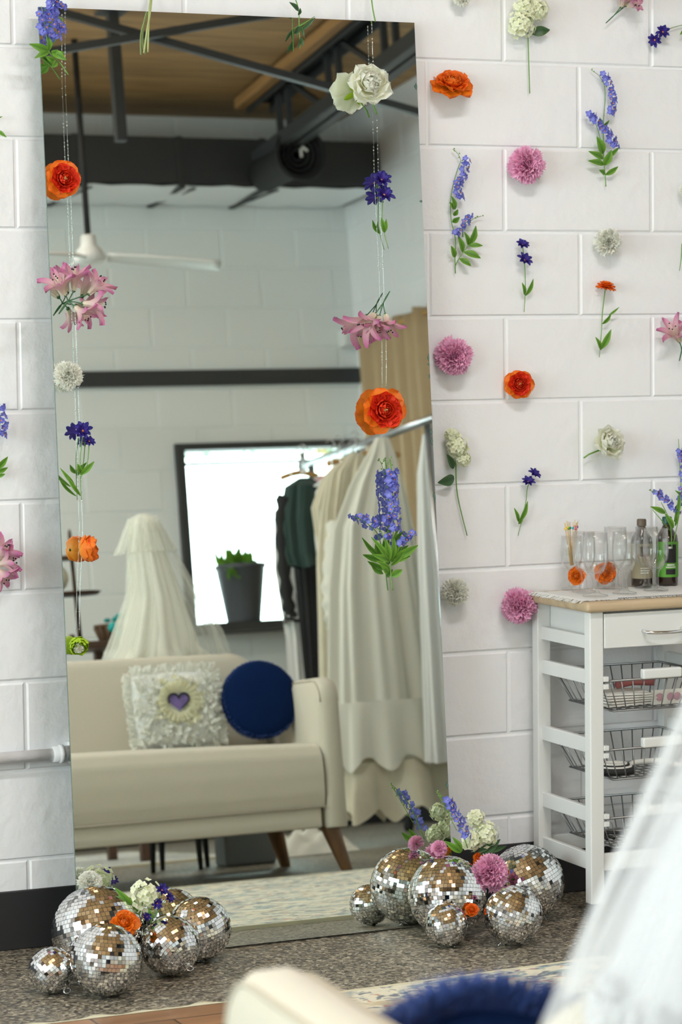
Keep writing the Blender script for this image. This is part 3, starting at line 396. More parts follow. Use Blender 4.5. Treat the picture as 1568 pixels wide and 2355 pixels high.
# ------------------------------------------------------------------ flowers
def frame(d):
    d=V(d).normalized(); x=d.orthogonal().normalized() if abs(d.z)>.97 else V((0,0,1)).cross(d).normalized(); y=d.cross(x); return x,y,d
def petal(mb,c,F,phi,r0,h0,L_,W_,a0,a1,cup=.15,ruf=0,rk=5,ns=5,nt=4,tip=.75,seed=0,pw=.8,mt=None,notch=0,rnd=0):
    x,y,z=F; R=x*math.cos(phi)+y*math.sin(phi); T=-x*math.sin(phi)+y*math.cos(phi); c=V(c)
    rowc=[]; p=[r0,h0]
    for i in range(ns+1):
        rowc.append(tuple(p)); a=rad(a0+(a1-a0)*(i+.5)/ns); p=[p[0]+math.cos(a)*L_/ns,p[1]+math.sin(a)*L_/ns]
    vs=[];ts=[]
    for i in range(ns+1):
        s=i/ns; w=W_*(math.sin(PI*min(1,max(0,(s*.86+.07)))**pw)**.6 if tip<1 else (.25+.75*s)); a=rad(a0+(a1-a0)*s)
        if tip<1 and i==ns: w*=tip*.6
        if rnd: w=W_*(.22+.78*min(1,s*1.5)**.7)*(max(.0,1-s**5))**.5+(.12*W_ if i==ns else 0)
        for j in range(nt+1):
            t=2*j/nt-1; rr_=math.sin(t*rk+seed*3.1)*ruf*s*s*L_; ct=cup*L_*t*t*math.sin(PI*s*.8)
            dr,dh=rowc[i]; dr-=math.sin(a)*(ct+rr_); dh+=math.cos(a)*(ct+rr_)
            if notch and i==ns: k=(j%2)*notch*L_; dr-=math.cos(a)*k; dh-=math.sin(a)*k
            vs.append(c+R*dr+z*dh+T*(w*t)); ts.append(min(1.,s*(.8+.2*abs(t))))
    fs=[(i*(nt+1)+j,i*(nt+1)+j+1,(i+1)*(nt+1)+j+1,(i+1)*(nt+1)+j) for i in range(ns) for j in range(nt)]
    mb.add(vs,fs,ts,mt)
def ranunculus(par,c,rd,d,s=1,outer='or1',inner='or2',tight=0,outer_n=7):
    rr=random.Random(s); F=frame(d); R=rd
    mb=MB()
    for (n,r0,h,L_,W_,a0,a1) in (((outer_n,.08,-.45,1.0,.52,0,75),(7,.12,-.42,1.15,.50,12,88),(8,.14,-.38,1.2,.48,25,98)) if tight else ((outer_n,.08,-.25,1.0,.52,14,-4),)):
        for k in range(n): petal(mb,c,F,2*PI*(k+rr.uniform(-.18,.18))/n+L_*9,r0*R,h*R,L_*R*rr.uniform(.88,1.04),W_*R*rr.uniform(.9,1.1),a0+rr.uniform(-6,6),a1+rr.uniform(-8,10),.18,.05,4,ns=8,nt=6,seed=rr.random(),rnd=1)
    mb.build('outer_petals',outer,par)
    mb=MB()
    for (n,r0,h,L_,W_,a0,a1) in (() if tight else ((7,.10,-.16,.80,.46,30,12),))+((8,.30,-.10,.52,.38,38,30),(8,.26,-.06,.46,.34,52,62),(7,.22,-.04,.42,.30,62,82),(7,.18,-.02,.38,.26,68,98),(6,.14,0,.34,.22,74,108),(6,.10,0,.31,.18,80,116),(5,.07,.02,.27,.14,84,122)):
        for k in range(n): petal(mb,c,F,2*PI*(k+rr.uniform(-.25,.25))/n+L_*11,r0*R,h*R,L_*R*rr.uniform(.9,1.08),W_*R,a0,a1,.28,.06,4,ns=6,nt=5,seed=rr.random(),rnd=1)
    mb.build('inner_petals',inner,par)
    mb=MB(); cc=V(c)+F[2]*R*.24
    for k in range(14): mb.ball(cc+F[0]*rr.uniform(-.07,.07)*R+F[1]*rr.uniform(-.07,.07)*R+F[2]*rr.uniform(-.02,.05)*R,.03*R,6)
    mb.build('flower_centre','orc',par)
    mb=MB()
    for k in range(5): petal(mb,c,F,2*PI*k/5,.03*R,-.26*R,.34*R,.09*R,5,20,.1)
    mb.tube([V(c)-F[2]*.24*R,V(c)-F[2]*.5*R],.035*R,6); mb.build('sepals','leaf',par)
def peony(par,c,rd,d,s=1):
    rr=random.Random(s); F=frame(d); R=rd; mb=MB()
    for (n,r0,h,L_,W_,a0,a1) in ((7,.1,-.35,1.1,.5,15,45),(8,.1,-.3,1.0,.48,30,60),(8,.08,-.2,.9,.42,45,80),(7,.08,-.15,.8,.38,55,95),(7,.06,-.1,.68,.33,62,110),(6,.05,-.05,.55,.28,70,120),(6,.03,0,.45,.2,75,125)):
        for k in range(n): petal(mb,c,F,2*PI*(k+rr.uniform(-.2,.2))/n+L_*7,r0*R,h*R,L_*R*rr.uniform(.88,1.08),W_*R,a0+rr.uniform(-8,8),a1+rr.uniform(-10,10),.18,.1,5,ns=7,nt=5,seed=rr.random(),rnd=1)
    mb.build('petals','peony',par)
    mb=MB()
    for k in range(4): petal(mb,c,F,2*PI*k/4+.6,.05*R,-.42*R,.6*R,.13*R,-5,30,.1)
    mb.build('sepals','lime',par)
def carnation(par,c,rd,d,s=1,m='pink',n=120):
    rr=random.Random(s); F=frame(d); R=rd; mb=MB()
    for k in range(n):
        q=(k+.5)/n; el=-25+112*q**.75; ph=k*2.39996; L_=R*rr.uniform(.82,1.04)*(1-.10*q)
        petal(mb,c,F,ph,.04*R,-.1*R,L_,.24*R,el+rr.uniform(-9,9),el+rr.uniform(-18,22),.12,.11,rr.uniform(5,9),ns=4,nt=6,tip=1,seed=rr.random()*5,notch=.09)
    for (nn,h_,L2,el_) in ((11,.28,.50,28),(9,.36,.42,50),(6,.42,.34,72)):
        for k in range(nn): petal(mb,c,F,2*PI*(k+rr.uniform(-.3,.3))/nn,.03*R,h_*R,L2*R,.22*R,el_+rr.uniform(-10,10),el_+rr.uniform(-20,20),.15,.14,rr.uniform(4,8),ns=4,nt=6,tip=1,seed=rr.random()*5,notch=.1)
    mb.build('petals',m,par)
    mb=MB(); mb.tube([V(c)-F[2]*.1*R,V(c)-F[2]*.5*R],.07*R,8,r2=.04*R); mb.build('calyx','leaf',par)
def cornflower(par,c,rd,d,s=1,m='corn'):
    rr=random.Random(s); F=frame(d); R=rd; mb=MB()
    for (n,a0,a1,L_) in ((8,35,5,1.0),(7,60,30,.85)):
        for k in range(n): petal(mb,c,F,2*PI*(k+rr.uniform(-.2,.2))/n+L_*5,.08*R,0,L_*R*rr.uniform(.85,1.05),.24*R,a0,a1+rr.uniform(-12,12),.2,.06,ns=5,nt=3,seed=rr.random(),rnd=1)
    mb.build('petals',m,par)
    mb=MB(); mb.ball(V(c)+F[2]*.1*R,.13*R,6); mb.build('flower_centre','lavc',par)
def lily(par,base,mouth,r,s=1):
    rr=random.Random(s); base,mouth=V(base),V(mouth); d=(mouth-base); L_=d.length; F=frame(d); mb=MB()
    for k in range(6):
        petal(mb,base,F,2*PI*k/6+.3+rr.uniform(-.15,.15),.003,0,L_*rr.uniform(1.15,1.35)+r*.55,r*.36,82,rr.uniform(5,35),.12,.06,ns=7,nt=3,seed=rr.random())
    mb.build('petals','lily',par)
    mb=MB()
    for k in range(4):
        q=base+d*1.25+F[0]*rr.uniform(-.4,.4)*r+F[1]*rr.uniform(-.4,.4)*r; mb.tube([base+d*.2,base+d*.8,q],.0007,5,mt='lily'); mb.ball(q,.002,6,mt='black')
    mb.build('stamens','lily',par)
    mb=MB(); mb.ball(base,.005,6,sq=(1,1,1)); mb.build('calyx','lilyd',par)
def florets(mb,c,rd,n,rr,size,m='hyd',flat=.75):
    c=V(c)
    for k in range(n):
        z=1-2*(k+.5)/n; ph=k*2.39996; q=math.sqrt(1-z*z); d=V((q*math.cos(ph),q*math.sin(ph)*flat,z)); o=c+d*rd*rr.uniform(.55,1.18); F=frame(d+V((0,-.3,0)))
        a=rr.uniform(0,6)
        for j in range(4): petal(mb,o,F,a+j*PI/2,.0006,0,size*rr.uniform(.8,1.1),size*.5,15,5,.1,ns=2,nt=2,seed=j)
def hydrangea(par,blobs,s=1,size=.0075):
    rr=random.Random(s); mb=MB()
    for c,rd in blobs: florets(mb,c,rd,int(40+rd*1900),rr,size)
    mb.build('florets','hyd',par)
def smoothpts(pts,n=4):
    P=[V(p) for p in pts]; out=[]
    if len(P)<3: return P
    for i in range(len(P)-1):
        a=P[max(i-1,0)];b_=P[i];c=P[i+1];d=P[min(i+2,len(P)-1)]
        for k in range(n):
            t=k/n; out.append(.5*((2*b_)+(c-a)*t+(2*a-5*b_+4*c-d)*t*t+(3*b_-a-3*c+d)*t**3))
    out.append(P[-1]); return out
def leafblade(mb,a,b_,w,rr,fold=.25):
    a,b_=V(a),V(b_); d=b_-a; L_=d.length; n=V((0,-1,0))+V((rr.uniform(-.25,.25),0,rr.uniform(-.25,.25))); T=d.cross(n).normalized(); n=T.cross(d).normalized()*(1)
    if n.y>0: n=-n
    vs=[];ts=[]
    for i in range(8):
        s=i/7; ww=w*.5*math.sin(PI*min(.985,s*.93+.04)**.85)
        for j in (-1,-.5,0,.5,1):
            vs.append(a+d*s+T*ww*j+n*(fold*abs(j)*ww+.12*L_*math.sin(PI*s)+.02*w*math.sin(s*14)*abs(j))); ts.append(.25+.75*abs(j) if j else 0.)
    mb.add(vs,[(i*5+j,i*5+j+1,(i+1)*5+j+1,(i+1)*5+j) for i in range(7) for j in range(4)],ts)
def spray(par,D_,s=1,stem='stem',leaf='leaf',r=.0014,petalm='lav'):
    rr=random.Random(s); o=V(par.location)
    L=lambda P:[V(p)-o for p in P]
    if D_['stems']:
        mb=MB()
        for st in D_['stems']: mb.tube(smoothpts(L(st)),r,6,r2=r*.6)
        mb.build('stem',stem,par)
    if D_['leaves']:
        mb=MB()
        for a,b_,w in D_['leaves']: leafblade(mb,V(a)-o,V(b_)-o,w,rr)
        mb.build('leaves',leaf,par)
    if D_['spikes']:
        mb=MB(); mc=MB()
        for pts,w in D_['spikes']:
            P=smoothpts(L(pts),6); tot=sum((P[i+1]-P[i]).length for i in range(len(P)-1)); n=max(7,int(tot/.0042))
            for k in range(n):
                q=k/(n-1)*(len(P)-1); i=min(int(q),len(P)-2); c=P[i].lerp(P[i+1],q-i); ph=k*2.4
                dr=V((math.cos(ph),-.45-.5*abs(math.sin(ph)),.75*math.sin(ph))).normalized(); sz=.0088*rr.uniform(.75,1.15)*(w/.0118)**.5; c=c+V((dr.x,dr.y*.6,dr.z*.4))*w*.62
                F=frame(dr+V((rr.uniform(-.3,.3),-.2,rr.uniform(-.2,.3))))
                for j in range(5): petal(mb,c,F,ph+j*2*PI/5,.0006,0,sz*rr.uniform(.75,1.1),sz*.42,30,5,.15,ns=3,nt=2,seed=j)
                if k%3==0: mc.ball(c+F[2]*.002,.0019,6)
        mb.build('blossoms',petalm,par); mc.build('blossom_eyes','lavc',par)
    if D_['tips']:
        mb=MB()
        for t in D_['tips']:
            P=smoothpts(L(t),4); mb.tube(P,.0007,5)
            for k,pp in enumerate(P[::2]): mb.ball(pp+V((.003*(-1)**k,-.002,.001)),.0019,6)
        mb.build('buds','stem',par)
def fl(name,pos,label,cat='flower',group=None): return root(name,pos,0,label,cat,group)
Z=(0,0,0)
HD=DATA['H']
def head(name,key,label,kind,d=(-.2,-1,.05),s=1,stem=None,**k):
    c,rd=HD[key]; r=fl(name,c,label)
    if kind=='ran': ranunculus(r,Z,rd,d,s,**k)
    elif kind=='peo': peony(r,Z,rd*.95,d,s)
    elif kind=='car': carnation(r,Z,rd,d,s,**k)
    elif kind=='hyd': hydrangea(r,[(Z,rd)],s,**k)
    return r
# ---- on the wall, right of the mirror
head('orange_ranunculus','ran_a','orange ranunculus seen from its side, on the wall beside the mirror top','ran',(-.1,-.6,.75),11,inner='or3')
head('orange_ranunculus','ran_m','small orange ranunculus alone on the white block wall right of the mirror','ran',(-.25,-1,.05),12)
head('pink_carnation','car_g','pink carnation between two bluebell sprays high on the wall','car',(-.15,-1,.1),13)
head('pink_carnation','car_l','pink pompom carnation touching the mirror edge, left of the small orange ranunculus','car',(-.1,-1,.05),14)
head('pink_carnation','car_r','pink carnation on the wall by the back corner of the white cart','car',(-.75,-.8,-.15),15)
head('white_carnation','wc_h','white carnation above the small orange zinnia on the wall','car',(-.2,-1,.1),16,m='wcar')
head('white_carnation','wc_q','white carnation low on the wall beside the mirror edge','car',(-.2,-1,.1),17,m='wcar')
head('white_carnation','wc_t','white carnation cut off by the top of the photo right of the mirror','car',(-.2,-1,.1),18,m='wcar')
head('white_carnation','wc_e','white carnation cut off by the right edge of the photo','car',(-.2,-1,.1),19,m='wcar')
r=head('white_peony','peo_o','white peony with a short bare stem above the bar glasses','peo',(.15,-1,.35),20)
mb=MB(); mb.tube([(-.008,.012,-.012),(-.045,.02,-.026),(-.060,.018,-.034)],.0022,6); mb.build('stem','stem',r)
def sp(name,key,label,s,cat='flower',heads=(),hd=None,**k):
    D_=DATA[key]; o=D_['stems'][0][-1] if not heads else HD[heads[0]][0]
    o=D_['stems'][0][0]; r=fl(name,o,label,cat); spray(r,D_,s,**k); return r
sp('bluebell_spray','lav_e','blue-violet flower spray at upper right of the wall, beside the pink carnation',21)
sp('bluebell_spray','lav_f','blue-violet flower spray nearest the mirror, left of the pink carnation',22)
def corn(key,heads,label,s,dirs):
    r=sp('cornflower',key,label,s,r=.0013); o=V(r.location)
    for i,h in enumerate(heads):
        c,rd=HD[h]; cornflower(r,V(c)-o,rd*1.05,dirs[i%len(dirs)],s+i)
    return r
corn('corn_i',['corn_i1','corn_i2'],'dark blue cornflower stem under the pink carnation, two heads',23,[(-.1,-.75,.75),(0,-.8,.6)])
corn('corn_p',['corn_p1','corn_p2'],'dark blue cornflower stem left of the bar glasses and below the small orange ranunculus',24,[(.2,-.7,.75),(-.2,-.7,.75)])
corn('corn_d',['corn_d1','corn_d2'],'dark blue cornflower on its side at the top right corner',25,[(-.8,-.8,-.2),(-.4,-.9,.2)])
r=sp('orange_zinnia','zin','small orange zinnia on a thin green stem with leaves, on the wall',26,r=.0014); o_=V(r.location); c_,rd_=HD['zin']
mb=MB(); rr=random.Random(4); F=frame((.1,-.25,1))
for ring,(el,L_) in enumerate(((0,1),(18,.9),(38,.75),(60,.6))):
    for k in range(13): petal(mb,V(c_)-o_,F,2*PI*k/13+ring*.3,.1*rd_,ring*.06*rd_,L_*rd_,.2*rd_,el,el-15,.15,.04,ns=3,nt=2,seed=k)
mb.build('petals','or3',r); mb=MB(); mb.lathe([(.001,-.006),(.004,-.004),(.005,.0),(.001,.001)],c=V(c_)-o_,n=10); mb.build('calyx','leaf',r)
def lil_b(key,ks,label,s,leaf='leafd'):
    r=sp('white_hydrangea',key,label,s,leaf=leaf,r=.002,stem='stem'); o=V(r.location); hydrangea(r,[(V(HD[k][0])-o,HD[k][1]) for k in ks],s,size=.0078); return r
lil_b('lilac_b',['lb1','lb2','lb3'],'white hydrangea stem with one dark leaf at the top of the wall',27)
lil_b('lilac_n',['ln1','ln2','ln3'],'slim white hydrangea with two dark leaves beside the mirror edge',28)
def lilies(key,label,s):
    fls,stems=DATA[key]; o=V(stems[0][0]); r=fl('pink_lily',tuple(o),label); mb=MB()
    for st in stems: mb.tube(smoothpts([V(p)-o for p in st]),.0013,6)
    mb.build('stem','lilyd',r)
    for i,(b_,m_,rd) in enumerate(fls): lily(r,V(b_)-o,V(m_)-o,rd*1.0,s+i)
    return r
lilies('lily_c','pink lily stem cut off by the top of the photo, right of the mirror',31)
lilies('lily_k','pink lily cut off by the right edge of the photo beside the zinnia',33)
sp('bluebell_spray','edge_spray','blue-violet spray standing at the right edge of the photo behind the bottles',35)
sp('flower_stem','edge_stem','bare green flower stem cut off by the right edge of the photo',36,'stem')
# ---- left wall
lilies('lily_x','pink lily on the wall at the left edge of the photo',37)
sp('bluebell_spray','left_spray','blue-violet spray cut off by the left edge of the photo',38)
sp('flower_stem','left_leaf','green leaf tip of a flower cut off by the left edge of the photo',39,'stem')
# ---- strands in front of the mirror
def strand(key,label):
    P=smoothpts(DATA[key],4); o=P[0]; P=[p-o for p in P]; r=root('bead_strand',tuple(o),0,label,'strand'); mb=MB(); mb.tube(P,.0005,5); mb.build('thread','bead',r)
    mb=MB(); rr=random.Random(8)
    for i in range(len(P)-1):
        d=P[i+1]-P[i]; n=max(1,int(d.length/.0075))
        for k in range(n):
            if rr.random()<.55: mb.ball(P[i]+d*(k/n),.0017*rr.uniform(.7,1.15),6,sq=(1,1,1.5))
    b_=mb.build('beads','bead',r); b_['kind']='stuff'
strand('strandL','clear bead strand hanging down the left side of the mirror'); strand('strandR','clear bead strand hanging down the right side of the mirror')
sp('bluebell_spray','lav_tl','blue-violet spray with round leaves over the top left corner of the mirror',41)
head('orange_ranunculus','ran_ml','red-orange ranunculus on the left bead strand near the mirror top','ran',(.05,-1,.15),42)
lilies('lily_ml','cluster of pink lilies on the left bead strand',43)
head('white_carnation','wc_ml','white carnation on the left bead strand at the mirror edge','car',(-.3,-1,.2),44,m='wcar')
corn('corn_ml',['corn_ml1','corn_ml2'],'dark blue cornflower on the left bead strand below the white carnation',45,[(-.1,-.9,.45),(.2,-.8,.5)])
head('orange_ranunculus','ran_ml2','yellow-orange ranunculus turned sideways low on the left bead strand','ran',(.92,-.4,.1),46,outer='or1',inner='or2',tight=1)
r=head('lime_ranunculus','lime','lime green bud with a white centre at the bottom of the left bead strand','ran',(-.15,-1,-.5),47,outer='lime',inner='lime',tight=1); carnation(r,V((-.002,-.008,-.006)),.014,(-.1,-1,-.6),48,'peony',30)
r=head('white_peony','peo_m','large white peony on the right bead strand near the mirror top','peo',(-.15,-1,.25),48)
mb=MB(); mb.tube([(.01,.02,-.02),(.024,.03,-.05),(.03,.028,-.065)],.002,6); mb.build('stem','stem',r)
corn('corn_mr',['corn_mr1','corn_mr2'],'dark blue cornflower with two stacked heads on the right bead strand',49,[(0,-.8,.6),(0,-.8,.5)])
lilies('lily_mr','pink lilies hanging upside down on the right bead strand',51)
head('orange_ranunculus','ran_mr','big red-orange ranunculus on the right bead strand','ran',(-.1,-1,.05),54)
sp('bluebell_spray','lav_m','large blue-violet spray with many leaves on the right bead strand',55)
sp('leafy_stem','leafy_top','leafy green stem hanging over the middle of the mirror top','stem'and 56,'stem',stem='stem',leaf='leafd')
r=root('flower_stem',tuple(DATA['stem_t1'][0][0]),0,'pale thin double stem hanging over the mirror top left of the leafy one','stem'); mb=MB()
for st in DATA['stem_t1']: mb.tube(smoothpts([V(p)-V(r.location) for p in st]),.0022,6)
mb.build('stem','stemp',r)
r=root('flower_stem',tuple(DATA['stem_t2'][0][0]),0,'short thin green stem above the white peony at the mirror top','stem'); mb=MB()
for st in DATA['stem_t2']: mb.tube(smoothpts([V(p)-V(r.location) for p in st]),.0016,6)
mb.build('stem','stem',r)
# ------------------------------------------------------------------ disco balls
def disco(c,rd,tile,rot,label,grp,s):
    rr=random.Random(s); r=root('disco_ball',(c[0],c[1],c[2]),0,label,'disco ball',grp); Rm=Matrix.Rotation(rot[0]+PI*.86,3,'X')@Matrix.Rotation(rot[1],3,'Y')@Matrix.Rotation(rot[2],3,'Z')
    mb=MB(); mb.ball(Z,rd-.0022,28); mb.build('core','greyd',r)
    mb=MB(); n=int(round(PI*rd/tile)); h=PI*rd/n*.46
    for i in range(n):
        th=PI*(i+.5)/n; q=rd*math.sin(th); m_=max(4,int(2*PI*q/tile)); w=PI*q/m_*.93; ph0=rr.random()*.3
        for k in range(m_):
            ph=2*PI*k/m_+ph0; d=V((math.sin(th)*math.cos(ph),math.sin(th)*math.sin(ph),math.cos(th)))
            e1=V((-math.sin(ph),math.cos(ph),0)); e2=d.cross(e1); dn=(d+e1*rr.gauss(0,.045)+e2*rr.gauss(0,.045)).normalized(); e1=(e1-dn*e1.dot(dn)).normalized(); e2=dn.cross(e1)
            c_=d*rd; vs=[c_-e1*w-e2*h,c_+e1*w-e2*h,c_+e1*w+e2*h,c_-e1*w+e2*h]; mb.add([Rm@v for v in vs],[(0,1,2,3)])
    mb.build('mirror_tiles','tile',r,smooth=False)
    mb=MB(); mb.lathe([(.0,rd+.004),(rd*.09,rd+.003),(rd*.13,rd-.002)],n=14,rot=Rm); mb.tube([Rm@V((math.cos(a)*.008,0,rd+.008+math.sin(a)*.006)) for a in [2*PI*k/10 for k in range(11)]],.0012,6); mb.build('hanging_cap','chrome',r)
def ballpos(x,y,rd): return (x,y,rd+.001)
L1='disco balls at the left foot of the mirror'; L2='disco balls at the right foot of the mirror'
for (n,c,rd,tl,rot,lab,g) in (('A',(-1.165,-.325),.098,.0095,(.1,.05,0),'largest disco ball at the left foot of the mirror',L1),
 ('B',(-1.300,-.432),.049,.0075,(-.3,.4,0),'smallest disco ball, far left in front of the black baseboard',L1),
 ('C',(-1.203,-.505),.076,.0085,(.35,-.15,0),'front disco ball of the left cluster, between the smallest and an orange flower',L1),
 ('D',(-1.022,-.395),.065,.008,(-.5,.35,0),'disco ball right of the front one in the left cluster',L1),
 ('E',(-.917,-.292),.071,.0085,(.5,.3,0),'rightmost disco ball of the left cluster, against the mirror glass',L1),
 ('H',(-.312,-.298),.091,.009,(.15,-.1,0),'largest disco ball of the right cluster, leaning at the mirror corner',L2),
 ('I',(-.366,-.408),.049,.0075,(.3,.2,0),'smallest disco ball of the right cluster, at its very front',L2),
 ('J',(-.222,-.457),.067,.008,(.5,-.4,0),'front right disco ball of the right cluster',L2),
 ('K',(-.076,-.240),.089,.009,(.25,.35,0),'rearmost disco ball of the right cluster, beside the white cart leg',L2)):
    disco(ballpos(c[0],c[1],rd),rd,tl,rot,lab,g,hash(n)%97 if False else ord(n))
# flowers among the disco balls
head('white_carnation','fc_wl','white carnation behind the largest disco ball of the left cluster','car',(-.1,-.8,.6),61,m='wcar')
lil_b('floor_hyd_l',['fh_l'],'white hydrangea with green leaves among the left disco balls',62,leaf='leaf')
r=corn('floor_corn_l',['fcl1','fcl2','fcl3','fcl4'],'dark blue cornflowers beside the hydrangea in the left disco cluster',63,[(0,-.8,.6),(-.3,-.9,.2),(.3,-.8,.4),(-.2,-.9,.3)])
head('orange_ranunculus','fr_l','orange ranunculus wedged between the left disco balls','ran',(-.2,-.7,.75),64,inner='or1')
sp('bluebell_spray','floor_lav','upright blue-violet spray rising from the right disco cluster',65)
lil_b('floor_hyd_r',['fh_r1','fh_r2','fh_r3'],'white hydrangea with dark leaves rising from the right disco cluster',66)
head('orange_ranunculus','fr_r','small orange ranunculus behind the pink carnation in the right disco cluster','ran',(-.2,-.8,.6),67,inner='or3')
head('pink_carnation','fp_r','pink carnation resting between the right disco balls','car',(-.15,-.9,.45),68)
head('orange_ranunculus','fo_r','little orange flower above the smallest disco ball of the right cluster','ran',(-.2,-.8,.6),69,inner='or3')
head('pink_carnation','pinkbit','pink carnation half hidden behind the largest right disco ball','car',(-.15,-.8,.55),70)
# ------------------------------------------------------------------ rugs
def flat_rug(name,pos,rz,w,d,m,label,th=.009):
    r=root(name,pos,rz,label,'rug'); mb=MB(); mb.grid(lambda u,v:(V((w*(u),-d*v,th+.0006*math.sin(u*40)*math.sin(v*31))),0),30,24); mb.build('pile',m,r)
    mb=MB()
    for (c,s) in (((w/2,.004,th/2),(w+.016,.012,th*1.1)),((w/2,-d-.004,th/2),(w+.016,.012,th*1.1)),((-.004,-d/2,th/2),(.012,d,th*1.1)),((w+.004,-d/2,th/2),(.012,d,th*1.1))): mb.box(c,s)
    mb.build('bound_edge','rugback',r,smooth=False); return r
flat_rug('area_rug',(-.92,-.735,.0005),.06,2.3,2.02,'rug','cream rug with faded blue and rust floral pattern before the sofa')
flat_rug('area_rug',(-1.6,-4.62,.0005),.0,2.6,1.3,'rug2','pale washed-out rug on the floor behind the sofa')
r=root('wood_floor_mat',(-1.9,-.705,.0005),.02,'parquet board with a torn whitish edge at the bottom left','mat')
mb=MB(); mb.box((.45,-.55,.003),(.95,1.1,.006)); mb.build('boards','parquet',r,smooth=False)
mb=MB(); rr=random.Random(2)
def edge(u,v): return (V((.0+u*.93,.012*v+.004*math.sin(u*30)*v+(.006 if v>.5 else 0)*math.sin(u*77),.0065+.002*math.sin(u*50)*v)),0)
mb.grid(edge,50,2); mb.build('torn_edge','rugback',r,solid=.001)
# ------------------------------------------------------------------ sofa
SR=root('sofa',(.685,-2.80,0),.09,'cream fabric sofa with rounded backrest and tapered wooden legs','sofa'); SW=2.55
def sl(x,y,z=0): # sofa local -> world
    c,s=math.cos(.09),math.sin(.09); return V((.685+x*c-y*s,-2.80+x*s+y*c,z))
def arm(x0,x1,flare,par,name='arm',z1=.66):
    # side outline (depth, height) with rounded front and back top, lofted across the thickness
    pts=[]; D_=.75; z0=.15; rf=.075
    pts.append((0,z0)); pts.append((0,z1-rf))
    for k in range(1,7): a=PI-PI/2*k/6; pts.append((rf+rf*math.cos(a),z1-rf+rf*math.sin(a)))
    for k in range(0,7): a=PI/2-PI/2*k/6; pts.append((D_-.05+.05*math.cos(a),z1-.05+.05*math.sin(a)))
    pts.append((D_,z0)); n=len(pts); mb=MB(); prof=[(0,.028),(.10,.010),(.3,0),(.7,0),(.90,.010),(1,.028)]; cy=D_/2;cz=.42
    for (u,ins) in prof:
        for (d,z) in pts:
            dd=d+(ins if d<cy else -ins); zz=z-ins if z>cz else z
            mb.v.append((x0+(x1-x0)*u+flare*d,-dd,zz)); mb.t.append(0.)
    P=len(prof)
    for i in range(P-1):
        for k in range(n): a=i*n+k; b_=i*n+(k+1)%n; mb.f.append((a,b_,b_+n,a+n)); mb.mi.append(0)
    mb.f.append(tuple(range(n-1,-1,-1))); mb.mi.append(0); mb.f.append(tuple((P-1)*n+k for k in range(n))); mb.mi.append(0)
    o=mb.build(name,'sofa',par); 
    q=o.modifiers.new('b','BEVEL'); q.width=.006; q.segments=2; q.limit_method='ANGLE'; q.angle_limit=rad(50)
    mb=MB()
    for xx in (x0+(x1-x0)*.09,x0+(x1-x0)*.91):
        mb.tube([(xx+flare*d,-(d+(.010 if d<cy else -.010)),(z-.010 if z>cz else z)+.001) for d,z in pts[1:-1]],.0028,6)
    mb.build('piping','seam',o)
    return o
arm(-.078,0,0,SR); arm(-SW-.042,-SW+.058,-.13,SR,z1=.684)
mb=MB()
def seat(u,v):  # crowned seat cushion, rolled front edge
    x=-.08-(SW-.18)*u; cr=.03*math.sin(PI*u)
    prof=[(.015,.225),(.004,.27),(.0,.34),(.006,.395),(.03,.428),(.08,.44),(.3,.44),(.6,.425)]
    q=v*(len(prof)-1); i=min(int(q),len(prof)-2); f=q-i; d=prof[i][0]*(1-f)+prof[i+1][0]*f; z=prof[i][1]*(1-f)+prof[i+1][1]*f
    return (V((x,-d,z+cr*min(1,max(0,(z-.3)/.14)))),0)
mb.grid(seat,40,28); mb.build('seat_cushion','sofa',SR)
mb=MB(); mb.box((-SW/2-.005,-.37,.188),(SW-.17,.70,.072)); mb.build('front_rail','sofa',SR,smooth=False,bevel=.010,seg=3)
mb=MB(); mb.tube([(-.08,-.006,.224),(-SW+.1,-.006,.224)],.0035,6); mb.build('seam','seam',SR)
# backrest outline extruded, rounded ends
mb=MB(); ol=[]; x0,x1,z0,z1,rc=-.12,-SW+.015,.30,.778,.11
ol.append((x0,z0)); 
for k in range(9): a=PI/2*k/8; ol.append((x0-rc+rc*math.cos(a),z1-rc+rc*math.sin(a)))
for k in range(1,16): u=k/16; ol.append((x0-rc+(x1-x0+2*rc)*u,z1+.012*math.sin(PI*u)))
for k in range(9): a=PI/2+PI/2*k/8; ol.append((x1+rc+rc*math.cos(a),z1-rc+rc*math.sin(a)))
ol.append((x1,z0)); n=len(ol)
prof=[(.44,.035),(.45,.012),(.475,0),(.66,0),(.685,.012),(.70,.035)]
for (d,ins) in prof:
    for (x,z) in ol:
        lean=.06*(z-.4)/.4; drop=.034*max(0,min(1,(-x-1.3)/.9))*(1 if z>.4 else 0); mb.v.append((x+(ins if x<-SW/2 else -ins),-(d+lean),(z-ins if z>.4 else z)-drop)); mb.t.append(0.)
for i in range(len(prof)-1):
    for k in range(n-1): a=i*n+k; mb.f.append((a,a+1,a+1+n,a+n)); mb.mi.append(0)
mb.f.append(tuple(range(n-1,-1,-1))); mb.mi.append(0); mb.f.append(tuple((len(prof)-1)*n+k for k in range(n))); mb.mi.append(0)
mb.build('backrest','sofa',SR)
mb=MB(); mb.box((-SW/2,-.72,.30),(SW-.16,.05,.28)); mb.build('back_panel','sofa',SR,smooth=False,bevel=.012,seg=3)
